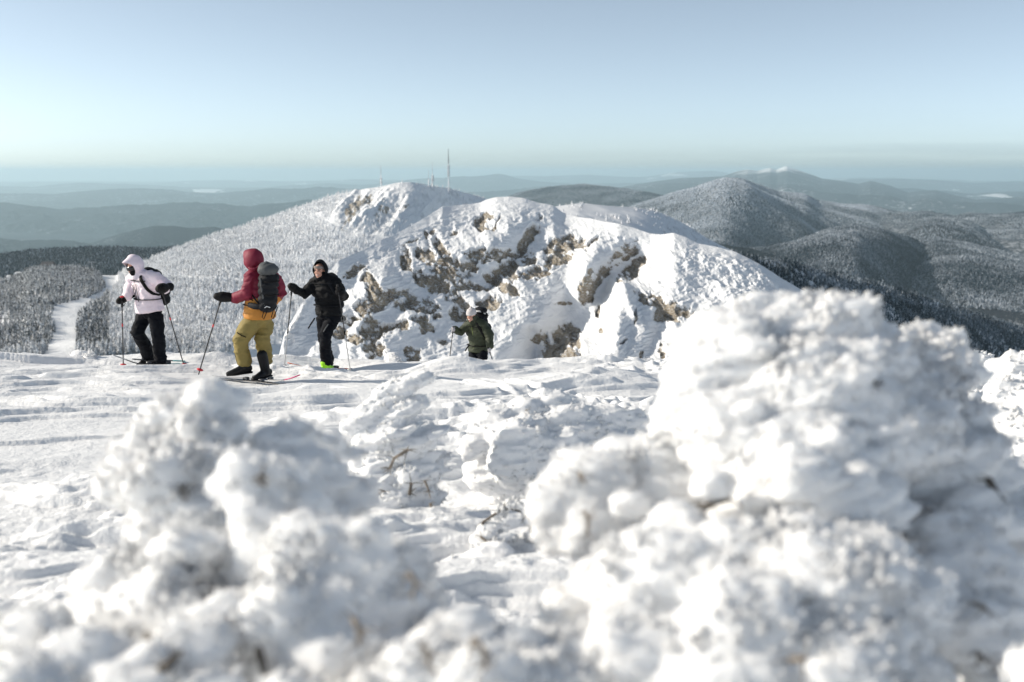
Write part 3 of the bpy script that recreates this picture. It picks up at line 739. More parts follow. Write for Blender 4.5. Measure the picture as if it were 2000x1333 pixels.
def unit_(v): return v / (np.linalg.norm(v) + 1e-12)
def rime_thing(name, lobes, label, group=None, voxel=.0105, seed=0, wind=(1, 0, .12), kids=26, amp=1.0, streak=.5, mat=None, twigs=(), foot=None, cat='tree', kid_r=(.16, .36), sm=16, needles=5, tufts=.15, feather=.72, dd=0.0):
    """lobes: (px, py, distance, radius in px, stretch along the wind). Bumps grow on every lobe; one closed crust."""
    rs = np.random.RandomState(seed); mb = MB()
    lobes = [(l[0], l[1], l[2] + dd) + tuple(l[3:]) for l in lobes]; foot = [(f[0], f[1], f[2] + dd, f[3]) for f in foot] if foot else None
    twigs = [([(q[0], q[1], q[2] + dd) for q in t[0]],) + tuple(t[1:]) for t in twigs]
    wv = np.array(wind, float); wv /= np.linalg.norm(wv)
    up = np.array([0, 0, 1.0]); sd = np.cross(up, wv); sd /= np.linalg.norm(sd); up = np.cross(wv, sd)
    M = np.stack([wv, sd, up], 1)
    cen = []
    for lb in lobes:
        px, py, d, rp = lb[:4]; st = lb[4] if len(lb) > 4 else 1.15; fl = lb[5] if len(lb) > 5 else .9
        c = P(px, py, d); r = rp * d / FPX; cen.append((c, r))
        mb.ell(c, (r * st, r * .95, r * fl), M, 18, 11)
        for k in range(int(kids * 1.5 * (1 - .45 * min(1, streak)))):
            q = rs.normal(size=3); q /= np.linalg.norm(q)
            if q[1] > .55: continue
            kr = max(.016, r * rs.uniform(*kid_r) * .72)
            cc = c + M @ (q * np.array([st, .95, fl])) * (r * 1.03 - kr * rs.uniform(.35, .75))
            mb.ell(cc + wv * kr * .4, (kr * rs.uniform(1.0, 1.7), kr, kr * rs.uniform(.7, 1.0)), M, 10, 7)
    if foot:
        for px, py, d, rp in foot:                              # the stem and lower crust down to the snow
            c = P(px, py, d); r = rp * d / FPX; zb = float(ground(c[0], c[1])) - .1
            mb.tube([c, (c[0], c[1] + r * .2, (c[2] + zb) / 2), (c[0], c[1] + r * .3, zb)], [r, r * 1.1, r * 1.35], n=14)
    V, N, F = remeshed(mb, voxel, sm, .5)
    w = V @ M; vs = max(1.0, voxel / .0105) ** .8
    s = float(np.mean([r for c, r in cen]))
    k1, k2, k3 = .13, .062, .030
    wl = V + .05 * np.stack([fbm3(V, 3.5, 2, seed + k) for k in (1, 2, 3)], -1) + .022 * np.stack([fbm3(V, 14, 2, seed + k) for k in (4, 5, 6)], -1)
    ws = np.stack([w[:, 0] * .55, w[:, 1], w[:, 2] * 1.15], -1) + (wl - V)
    d1 = 1 - np.minimum(worley3(ws / k1, seed + 5), 1) ** 2
    d2 = 1 - np.minimum(worley3(ws / k2, seed + 9), 1) ** 2
    d3 = 1 - np.minimum(worley3(ws / k3, seed + 13), 1) ** 2
    stn = np.stack([w[:, 0] * 3.2, w[:, 1] * 9, w[:, 2] * 22], -1)
    sk = fbm3(stn, 1.0, 3, seed + 17)
    pat = sstep(-.25, .35, fbm3(V, 3.0, 2, seed + 23))
    rg = 1 - 2.2 * np.abs(fbm3(np.stack([w[:, 0] * 2.2, w[:, 1] * 8, w[:, 2] * 15], -1), 1.0, 3, seed + 29))
    disp = amp * (.022 * d1 * max(.2, 1 - .7 * streak) + .036 * d2 * (.25 + .9 * pat) * max(.35, 1 - .5 * streak) + .012 * d3 * (.45 + .6 * pat) + streak * (.026 * sk + .018 * rg))
    disp = disp - .8 * disp.mean()
    V = V + N * disp[:, None]
    # feathers drawn out down-wind
    V = V + wv * (np.clip(N @ wv, 0, 1) * np.maximum(0, sk + .1) * .10 * streak * amp)[:, None]
    org = np.array([V[:, 0].mean(), V[:, 1].mean(), V[:, 2].min()])
    root = link(name, None, loc=org); tag(root, label, cat, group)
    link('rime_crust', mesh_np('rime_crust', V - org, F, mat or M_rime), root)
    # feathers of frost standing on the crust
    pick = np.where((rs.rand(len(V)) < tufts * (.35 + .8 * pat)) & (N[:, 1] < .55))[0]
    if len(pick):
        n_ = len(pick); b_ = V[pick]; nn = N[pick]
        sz = .6 + .7 * sstep(-.4, .5, fbm3(b_, 5.0, 2, seed + 41))
        L_ = rs.uniform(.016, .040, n_) * sz * feather * vs; W_ = rs.uniform(.0055, .0105, n_) * sz * vs * (1.15 - .25 * min(1, streak))
        dv = nn * (.75 if streak < .6 else .45) + wv * (.25 + .75 * min(1, streak)) * (.4 + .6 * rs.rand(n_))[:, None] + rs.normal(size=(n_, 3)) * .33
        dv /= np.linalg.norm(dv, axis=1)[:, None]
        a_ = np.cross(dv, rs.normal(size=(n_, 3))); a_ /= np.linalg.norm(a_, axis=1)[:, None]; c_ = np.cross(dv, a_)
        T = np.empty((n_, 6, 3)); T[:, 0] = b_ - dv * (L_ * .35)[:, None]; T[:, 5] = b_ + dv * L_[:, None]
        mid = b_ + dv * (L_ * .35)[:, None]
        for q_, (ca, cc) in enumerate(((1, 0), (0, 1), (-1, 0), (0, -1))): T[:, 1 + q_] = mid + (a_ * ca + c_ * cc) * W_[:, None]
        f_ = np.array([[0, 2, 1], [0, 3, 2], [0, 4, 3], [0, 1, 4], [5, 1, 2], [5, 2, 3], [5, 3, 4], [5, 4, 1]])
        FF = (f_[None] + (np.arange(n_) * 6)[:, None, None]).reshape(-1, 3)
        fo = link('frost_feathers', mesh_np('frost_feathers', T.reshape(-1, 3) - org, FF, M_feather), root); fo['kind'] = 'stuff'
    # tips of dead needles showing in the hollows between the puffs
    ok = np.where((d2 < .22) & (d1 < .55) & (N[:, 1] < -.25))[0]
    if len(ok) and needles:
        q = MB()
        cl = rs.choice(ok, min(needles, len(ok)), replace=False)
        for i in cl:
            for k in range(rs.randint(2, 6)):
                a = V[i] + rs.normal(size=3) * .008 + N[i] * .003; dv = unit_(N[i] * .5 + rs.normal(size=3) * .7); L = rs.uniform(.012, .030)
                q.tube([a - dv * L * .4, a + dv * L * .6], [.0032, .0012], n=4, round_caps=False)
        nd = q.build('dead_needles', M_needle, root, org); nd['kind'] = 'stuff'
    for tw in twigs:
        pts, rad = tw[0], tw[1]
        q = MB(); w3 = [P(*p) for p in pts]
        q.tube(w3, [rad * (1 - .5 * i / len(w3)) for i in range(len(w3))], n=7)
        for k in range(tw[2] if len(tw) > 2 else 5):
            i = rs.randint(0, len(w3)); a = np.asarray(w3[i]); dv = rs.normal(size=3) * np.array([1, .6, .8]); dv[1] -= .5; dv /= np.linalg.norm(dv)
            L = rs.uniform(3, 8) * rad
            q.tube([a, a + dv * L * .5, a + dv * L + [0, 0, -L * .15]], [rad * .35, rad * .25, rad * .12], n=5)
        q.build('twig', M_twig if len(tw) < 4 else tw[3], root, org)
    return root

# the big rime tree on the right: head, shoulder and skirts
rime_thing('rime_tree', [
    (1420, 700, 2.95, 110, 1.1), (1370, 790, 2.85, 80), (1500, 640, 3.05, 78, 1.3, .8), (1575, 600, 3.1, 34, 1.9, .6), (1600, 660, 3.05, 85, 1.4, .8), (1580, 780, 2.85, 130, 1.25), (1440, 850, 2.75, 100), (1330, 740, 3.0, 34), (1325, 840, 2.85, 40),
    (1650, 720, 3.0, 75, 1.5, .7), (1680, 640, 3.2, 20, 2.0, .7), (1560, 900, 2.65, 110), (1690, 860, 2.8, 120, 1.3), (1560, 925, 2.45, 62), (1385, 950, 2.45, 44, 1.0, .8), (1480, 960, 2.6, 80), (1620, 1000, 2.55, 110)],
    'huge rounded rime covered spruce top towering over all the others', seed=3, voxel=.0105, wind=(1, .1, .16), streak=1.0, kids=22,
    foot=[(1500, 960, 2.75, 120), (1620, 950, 2.8, 130)],
    twigs=[([(1345, 982, 2.5), (1368, 990, 2.42), (1392, 985, 2.41), (1425, 976, 2.44)], .009, 7)])
rime_thing('rime_tree', [
    (1780, 670, 3.35, 44, 1.5, .65), (1840, 672, 3.35, 34, 1.6, .6), (1745, 690, 3.3, 36), (1800, 730, 3.25, 70, 1.3, .8), (1842, 700, 3.3, 30, 1.3, .7), (1760, 800, 3.1, 90, 1.2), (1825, 830, 3.1, 72, 1.3, .8), (1870, 920, 2.9, 78, 1.3, .8), (1930, 970, 2.9, 66, 1.3), (1780, 920, 2.9, 110, 1.2), (1900, 1020, 2.7, 70, 1.3), (2010, 1040, 2.8, 70), (1900, 880, 3.0, 44, 1.4, .7)],
    'leaning rime covered spruce with feathered top behind the huge rounded one', seed=5, voxel=.0105, wind=(1, .1, .2), streak=1.1, kids=20, foot=[(1800, 930, 3.0, 100), (1960, 1000, 2.95, 80)],
    twigs=[([(1932, 940, 2.72), (1943, 958, 2.7), (1950, 985, 2.74)], .012, 4), ([(1712, 745, 3.05), (1728, 770, 3.0), (1722, 800, 3.0)], .012, 5)])
rime_thing('rime_shrub', [
    (1150, 950, 2.75, 85), (1090, 990, 2.7, 54), (1210, 900, 2.85, 60), (1270, 900, 2.85, 62), (1150, 1040, 2.65, 62), (1085, 1040, 2.68, 44), (1260, 1000, 2.75, 90), (1220, 985, 2.55, 30, 1.0), (1120, 900, 2.85, 30), (1085, 940, 2.75, 26), (1330, 960, 2.8, 70)],
    'knobbly round rime shrub low at the side of the huge rounded one', cat='shrub', seed=7, voxel=.0105, streak=.3, amp=1.15, kids=30, kid_r=(.14, .3), foot=[(1230, 1040, 2.8, 80)],
    twigs=[([(1142, 1000, 2.49), (1150, 1015, 2.46), (1146, 1040, 2.5)], .006, 10, M_needle), ([(1132, 925, 2.6), (1140, 940, 2.56)], .006, 8, M_needle)])
rime_thing('rime_shrub', [
    (1110, 1195, 2.2, 60), (1180, 1135, 2.3, 56), (1250, 1070, 2.35, 50), (1300, 1150, 2.15, 130), (1420, 1110, 2.2, 120), (1450, 1250, 2.0, 150), (1250, 1270, 2.0, 110), (1100, 1300, 2.0, 80, 1.4), (1580, 1180, 2.1, 150), (1600, 1330, 1.95, 150), (1700, 1200, 2.2, 120), (1400, 1380, 1.9, 150), (1720, 1340, 2.05, 110), (1320, 1030, 2.4, 60), (1560, 1080, 2.3, 90), (1660, 1100, 2.35, 90)],
    'broad bank of smooth rime spreading in front of the huge rounded spruce top', cat='shrub', seed=9, voxel=.0105, streak=.55, kids=16, foot=[(1450, 1300, 2.1, 150), (1250, 1300, 2.05, 100), (1650, 1330, 2.1, 110)],
    twigs=[([(1205, 1165, 2.07), (1212, 1185, 2.04), (1208, 1230, 2.02)], .006, 9, M_needle), ([(1545, 1290, 1.82), (1570, 1286, 1.8)], .007, 8, M_needle), ([(1300, 1075, 2.2), (1330, 1082, 2.17), (1342, 1100, 2.16)], .006, 9, M_needle)])
rime_thing('rime_shrub', [
    (1840, 1060, 2.6, 70), (1900, 1110, 2.5, 85), (1820, 1140, 2.45, 70), (1960, 1180, 2.45, 80), (1900, 1230, 2.35, 75), (1960, 1300, 2.35, 70), (1830, 1050, 2.55, 40), (1990, 1250, 2.4, 60)],
    'rough frosted shrub showing grey twigs beside the smooth rime bank', cat='shrub', seed=11, voxel=.0105, streak=.6, kids=34, amp=1.1, kid_r=(.12, .26), foot=[(1940, 1280, 2.45, 50)],
    twigs=[([(1768, 1085, 2.42), (1785, 1105, 2.38), (1792, 1125, 2.38)], .007, 5), ([(1815, 1120, 2.3), (1822, 1140, 2.27), (1818, 1165, 2.28)], .007, 12, M_needle), ([(1905, 1180, 2.22), (1925, 1190, 2.2)], .006, 9, M_needle), ([(1910, 1275, 2.18), (1922, 1290, 2.16)], .006, 9, M_needle)])
rime_thing('rime_shrub', [(2010, 1310, 1.9, 48), (2040, 1360, 1.9, 60)], 'small white rime knob cut off at the lowest corner', cat='shrub', seed=12, kids=12, voxel=.0105, foot=[(2030, 1360, 1.9, 40)])

# left group
rime_thing('rime_tree', [
    (408, 787, 2.75, 46, 1.1), (310, 832, 2.75, 40), (410, 850, 2.7, 56), (400, 915, 2.6, 48), (290, 910, 2.65, 62), (245, 950, 2.6, 40), (340, 960, 2.55, 80), (375, 1000, 2.5, 62, 1.1, .8), (320, 1040, 2.5, 70), (470, 940, 2.65, 60), (352, 806, 2.75, 30)],
    'lumpy rime tree with a round knob on top below the red jacket skier', seed=21, voxel=.0105, streak=.3, amp=1.05, kids=20, foot=[(360, 1000, 2.65, 80)])
rime_thing('rime_tree', [
    (540, 872, 2.75, 50, 1.2, .8), (580, 846, 2.8, 28, 1.3), (630, 858, 2.85, 34, 1.4, .6), (670, 885, 2.85, 26, 1.5, .6), (600, 935, 2.7, 70, 1.2), (650, 985, 2.7, 60, 1.2), (690, 945, 2.8, 30, 1.4, .7), (560, 1000, 2.65, 70), (640, 1050, 2.6, 60)],
    'shaded rime tree crouching behind the hooked pillar', seed=23, voxel=.0105, streak=.7, kids=18, foot=[(610, 1020, 2.7, 90)], wind=(1, 0, -.1))
rime_thing('rime_tree', [
    (490, 935, 2.3, 62), (455, 955, 2.3, 44), (540, 930, 2.3, 44, 1.2), (500, 1010, 2.25, 62, .9), (565, 975, 2.28, 44, 1.4, .8), (520, 1090, 2.2, 66), (490, 1150, 2.2, 50), (480, 900, 2.32, 28)],
    'smooth hooked rime pillar bent over to one side', seed=25, voxel=.0105, streak=.8, kids=10, amp=.8, kid_r=(.2, .4), foot=[(530, 1130, 2.2, 62)], wind=(1, 0, -.25))
rime_thing('rime_shrub', [
    (580, 1060, 2.15, 44), (640, 1060, 2.15, 46), (705, 1055, 2.15, 42), (600, 1120, 2.12, 70), (690, 1120, 2.12, 70), (780, 1110, 2.2, 52), (790, 1160, 2.2, 44), (650, 1200, 2.05, 90), (760, 1200, 2.1, 70), (560, 1220, 2.0, 80), (640, 1290, 1.95, 100), (760, 1290, 2.0, 80)],
    'flat topped block of rime next to the hooked pillar', cat='shrub', seed=27, voxel=.0105, streak=.4, kids=22, kid_r=(.14, .3), foot=[(650, 1280, 2.05, 100)],
    twigs=[([(800, 1120, 1.98), (812, 1140, 1.96), (806, 1165, 1.98)], .006, 9, M_needle), ([(505, 1270, 1.88), (513, 1300, 1.86), (520, 1340, 1.87)], .009, 3)])
rime_thing('rime_shrub', [
    (330, 1120, 2.25, 70), (250, 1130, 2.25, 70), (200, 1160, 2.2, 62), (300, 1060, 2.3, 50), (360, 1080, 2.2, 40), (300, 1190, 2.1, 80), (380, 1240, 1.95, 60), (200, 1240, 2.1, 80), (360, 1280, 1.9, 60), (120, 1220, 2.2, 60), (440, 1200, 2.0, 44), (450, 1180, 2.05, 34), (300, 1300, 1.95, 70)],
    'heap of cauliflower rime lumps below the tree with the round knob', cat='shrub', seed=29, voxel=.0105, streak=.25, amp=1.15, kids=30, kid_r=(.14, .28), foot=[(280, 1230, 2.2, 90)],
    twigs=[([(318, 1305, 1.78), (335, 1290, 1.76), (352, 1275, 1.78)], .010, 3), ([(285, 1240, 1.88), (292, 1262, 1.86)], .007, 10, M_needle)])
rime_thing('rime_shrub', [
    (60, 1270, 1.95, 90), (160, 1310, 1.85, 90), (0, 1240, 2.1, 60), (-60, 1290, 2.0, 100), (260, 1360, 1.8, 90), (60, 1370, 1.8, 110), (400, 1400, 1.75, 90)],
    'soft bank of rime hugging the lower corner below the open snow', cat='shrub', seed=31, voxel=.0105, streak=.4, kids=16, foot=[(60, 1350, 1.95, 90), (200, 1370, 1.85, 80)])
rime_thing('rime_shrub', [
    (880, 1270, 1.95, 70, 1.3, .8), (980, 1285, 1.95, 60, 1.3, .8), (820, 1320, 1.85, 80), (930, 1350, 1.8, 90, 1.2), (1050, 1350, 1.85, 70, 1.2), (720, 1390, 1.8, 80), (560, 1410, 1.75, 80), (860, 1235, 2.05, 30, 1.3), (1040, 1290, 1.95, 40, 1.3)],
    'shaded low rime hump with grey twigs between the block and the smooth bank', cat='shrub', seed=33, voxel=.0105, streak=.9, kids=20, foot=[(900, 1330, 1.9, 90), (760, 1370, 1.85, 70)],
    twigs=[([(825, 1260, 1.72), (840, 1280, 1.7), (836, 1300, 1.7)], .006, 12, M_needle), ([(925, 1250, 1.74), (945, 1270, 1.7), (950, 1300, 1.7)], .007, 12, M_needle), ([(690, 1210, 1.9), (702, 1230, 1.86), (700, 1260, 1.88)], .007, 8, M_needle)])
# middle
rime_thing('rime_tree', [
    (770, 765, 4.6, 26, 1.7, .6), (810, 745, 4.6, 20, 2.2, .6), (730, 800, 4.55, 30, 1.5, .6), (790, 800, 4.55, 34, 1.6, .6), (700, 830, 4.5, 24, 1.6, .6), (750, 850, 4.5, 46, 1.4, .6), (790, 870, 4.5, 44, 1.6, .55), (730, 905, 4.45, 40, 1.4, .6), (790, 930, 4.45, 54, 1.3, .6), (725, 945, 4.35, 42, 1.2, .7), (705, 960, 4.35, 24), (760, 985, 4.3, 44, 1.2, .8), (815, 985, 4.4, 44, 1.3, .7), (840, 900, 4.6, 26, 1.8, .5)],
    'slim layered rime tree with brown needles showing between shelves', seed=41, dd=1.75, tufts=.08, voxel=.014, wind=(1, .1, .3), streak=1.5, kids=30, amp=.9, kid_r=(.16, .4), mat=M_rime_far, foot=[(770, 990, 4.5, 40)],
    twigs=[([(795, 880, 4.2), (770, 895, 4.16), (762, 915, 4.16)], .012, 16, M_needle), ([(800, 965, 4.1), (803, 945, 4.12)], .012, 6), ([(720, 965, 4.16), (735, 955, 4.14), (750, 960, 4.15)], .009, 14, M_needle), ([(840, 985, 4.2), (846, 1000, 4.2), (838, 1015, 4.22)], .008, 14, M_needle), ([(830, 940, 4.25), (838, 960, 4.23)], .008, 10, M_needle)])
rime_thing('rime_shrub', [
    (1075, 790, 5.8, 34, 1.4, .8), (1020, 810, 5.7, 36, 1.2), (960, 830, 5.6, 40, 1.2), (1010, 860, 5.5, 54, 1.2), (1100, 830, 5.7, 50, 1.4, .8), (1180, 820, 5.8, 44, 1.5, .7), (1230, 830, 5.9, 34, 1.6, .7), (930, 870, 5.5, 32), (915, 890, 5.45, 18), (1000, 900, 5.4, 44), (1080, 890, 5.55, 60, 1.4), (1160, 880, 5.7, 60, 1.5), (1010, 920, 5.5, 36), (950, 925, 5.6, 44), (1060, 935, 5.6, 56), (1150, 920, 5.7, 60)],
    'wide wind packed rime drift with a rough crest across the middle of the snow', cat='shrub', seed=43, dd=1.05, tufts=.05, voxel=.018, wind=(1, .1, .12), streak=.9, kids=30, amp=1.2, kid_r=(.14, .32), mat=M_rime_far, foot=[(1000, 930, 5.65, 60), (1100, 930, 5.8, 70), (1180, 920, 5.9, 50)])
rime_thing('rime_shrub', [
    (1000, 985, 4.0, 14, 1.3, .7), (970, 1000, 4.0, 14), (1030, 985, 4.0, 18, 1.3), (945, 1030, 4.0, 14), (1035, 1010, 4.0, 16), (940, 1055, 3.95, 18, 1.5), (975, 1060, 3.95, 18, 1.5), (1040, 1050, 4.0, 14)],
    'little arched twig furred with rime near the knobbly round shrub', cat='shrub', seed=45, dd=1.4, tufts=.3, voxel=.012, streak=1.6, kids=22, amp=.55, mat=M_rime_far,
    twigs=[([(932, 1075, 3.98), (944, 1020, 3.98), (985, 992, 3.98), (1030, 1002, 3.98), (1046, 1080, 3.98)], .010, 12), ([(940, 1050, 3.9), (955, 1062, 3.88)], .008, 8, M_needle)])
rime_thing('rime_shrub', [(900, 1105, 3.3, 30, 1.6), (960, 1105, 3.3, 34, 1.6), (1020, 1110, 3.3, 34, 1.6, .7), (880, 1120, 3.2, 24, 1.4), (1070, 1130, 3.2, 40, 1.5), (960, 1140, 3.1, 44, 1.8, .7)],
    'sunlit ledge of rime crumbs in front of the little arched twig', cat='shrub', seed=47, dd=1.9, tufts=.06, voxel=.014, streak=.5, kids=40, kid_r=(.14, .35), amp=.9, mat=M_rime_far, foot=[(960, 1140, 3.2, 60), (1050, 1150, 3.2, 44)])
# further off at the right
rime_thing('rime_tree', [
    (1975, 725, 7.2, 42, 1.3, .8), (2010, 720, 7.2, 40), (1960, 770, 7.0, 34), (2000, 790, 7.0, 60), (1960, 830, 6.9, 40), (2010, 860, 6.8, 70), (1950, 800, 6.95, 30, 1.4), (1990, 910, 6.7, 60), (1935, 788, 7.0, 14)],
    'tall stacked rime pillar at the far side of the big rime trees', seed=51, voxel=.02, streak=1.0, kids=20, amp=1.3, mat=M_rime_far, foot=[(2000, 880, 6.9, 60), (1960, 860, 6.9, 40)], wind=(1, 0, .05))
rime_thing('rime_shrub', [
    (1905, 710, 9.6, 22), (1890, 725, 9.6, 16), (1925, 745, 9.4, 26), (1900, 760, 9.3, 26), (1945, 730, 9.5, 18, 1.4), (1920, 775, 9.2, 24), (1885, 705, 9.6, 10), (1880, 745, 9.4, 24), (1930, 800, 9.0, 30), (1895, 800, 9.0, 30)],
    'low curly rime shrub against the dark spruce slope', cat='shrub', seed=53, voxel=.022, streak=.5, kids=34, amp=1.5, kid_r=(.14, .34), mat=M_rime_far, foot=[(1900, 780, 9.3, 40), (1930, 790, 9.3, 30)])
rime_thing('rime_block', [(155, 693, 15.6, 11, 1.6), (172, 695, 15.6, 9, 1.6), (148, 704, 15.5, 12, 1.4), (125, 707, 15.5, 8, 1.6), (170, 706, 15.5, 13, 1.5)],
    'low rime covered boulder on the crest beside the ski run', cat='boulder', seed=55, voxel=.025, streak=.5, kids=16, amp=1.0, mat=M_rime_far)
rime_thing('rime_block', [(758, 690, 17.4, 11, 1.2), (768, 702, 17.2, 15, 1.3), (775, 716, 17.0, 18, 1.4), (745, 722, 17.0, 14), (795, 724, 16.8, 12, 1.4), (724, 726, 16.8, 10)],
    'pointed wind carved snow lump behind the skier in black', cat='snow lump', seed=57, voxel=.025, streak=.7, kids=12, amp=.8, mat=M_rime_far, wind=(1, .1, -.5))
# ------------------------------------------------------------------ skiers
def unit(v): v = np.asarray(v, float); return v / (np.linalg.norm(v) + 1e-12)
M_skin = plain('skin', (.55, .30, .22), .55, .15, 30)
M_teeth = plain('teeth', (.8, .76, .7), .4, .05)
M_eye = plain('eye', (.03, .02, .02), .25, .1)
M_lip = plain('lip', (.42, .13, .11), .5, .1)
M_black = plain('black_shell', (.006, .0065, .008), .7, .35, 9, .3, bscale=20, spec=.16)
M_black2 = plain('black_webbing', (.007, .007, .008), .7, .3, 30, .2, spec=.15)
M_navy = plain('black_trousers', (.0045, .0055, .009), .75, .35, 8, .3, bscale=16, spec=.13)
M_pink = plain('pale_pink_shell', (.86, .74, .80), .6, .05, 7, .3, bscale=16)
M_red = plain('magenta_shell', (.18, .0035, .026), .68, .22, 8, .3, bscale=16)
M_orange = plain('orange_shell', (.52, .21, .025), .6, .15, 8, .3, bscale=16)
M_olive = plain('olive_trousers', (.235, .18, .052), .75, .22, 8, .3, bscale=16)
M_green = plain('moss_green_shell', (.026, .034, .014), .66, .3, 8, .3, bscale=16)
M_boot = plain('dark_boot', (.008, .0085, .010), .5, .4, 14, spec=.25)
M_lime = plain('lime_boot', (.36, .85, .02), .4, .12, 14)
M_mitt = plain('black_mitten', (.008, .0075, .008), .65, .3, 20, .3, spec=.2)
M_greyglove = plain('grey_glove', (.42, .40, .41), .75, .15, 25, .3)
M_knit = plain('grey_knit', (.55, .52, .52), .9, .35, 60, .7, bscale=90)
M_band = plain('brown_knit', (.24, .205, .19), .9, .3, 60, .6, bscale=90)
M_lens = plain('goggle_lens', (.008, .008, .01), .12, .1)
M_packgrey = plain('grey_pack_cloth', (.065, .07, .074), .7, .2, 18, .4)
M_packdark = plain('dark_pack_cloth', (.012, .013, .016), .7, .3, 14, .4, spec=.2)
M_white = plain('white_webbing', (.72, .72, .72), .6, .1)
M_alu = plain('silver_pole_shaft', (.55, .55, .56), .35, .1, metal=.7)
M_darkshaft = plain('dark_pole_shaft', (.03, .028, .03), .4, .2)
M_redplastic = plain('red_plastic', (.62, .03, .04), .4, .1)
M_ski = plain('ski_topsheet', (.05, .05, .055), .35, .3)
M_skipale = plain('pale_ski_topsheet', (.42, .42, .43), .35, .25)
M_teal = plain('teal_ski_topsheet', (.10, .36, .36), .35, .2)
M_skipink = plain('pink_ski_tip', (.75, .03, .20), .35, .1)
M_skiorange = plain('orange_ski_topsheet', (.75, .13, .02), .35, .2)
M_metal = plain('binding_metal', (.12, .12, .125), .4, .3, metal=.5)
M_grip = plain('rubber_grip', (.016, .016, .017), .75, .2)

def frame_mat(fwd, up=(0, 0, 1)):
    f = unit(fwd); r = unit(np.cross(f, up)); u = np.cross(r, f)
    return np.stack([r, f, u], 1)

def wrinkle(V, N, amp, seed, zf=1.0):
    q = V * np.array([7, 7, 13 * zf]) + .5 * np.stack([fbm3(V, 5, 2, seed + k) for k in (1, 2, 3)], -1)
    n = 1 - 2 * np.abs(fbm3(q, 1.0, 2, seed)); m = fbm3(V, 4, 2, seed + 7)
    return V + N * (amp * 1.6 * (.75 * n + .6 * m))[:, None]

def cloth(name, mb, mat, root, org, voxel=.013, amp=.010, seed=1, smooth=4, split=None):
    V, N, F = remeshed(mb, voxel, smooth, .5); V = wrinkle(V, N, amp, seed)
    mi = None; mats = mat
    if split:
        mats = [mat, split[1]]; mi = []
        for f in F: mi.append((split[0](V[f].mean(1))).astype(np.int32))
        mi = np.concatenate(mi)
    return link(name, mesh_np(name, V - org, F, mats, mat_idx=mi), root)

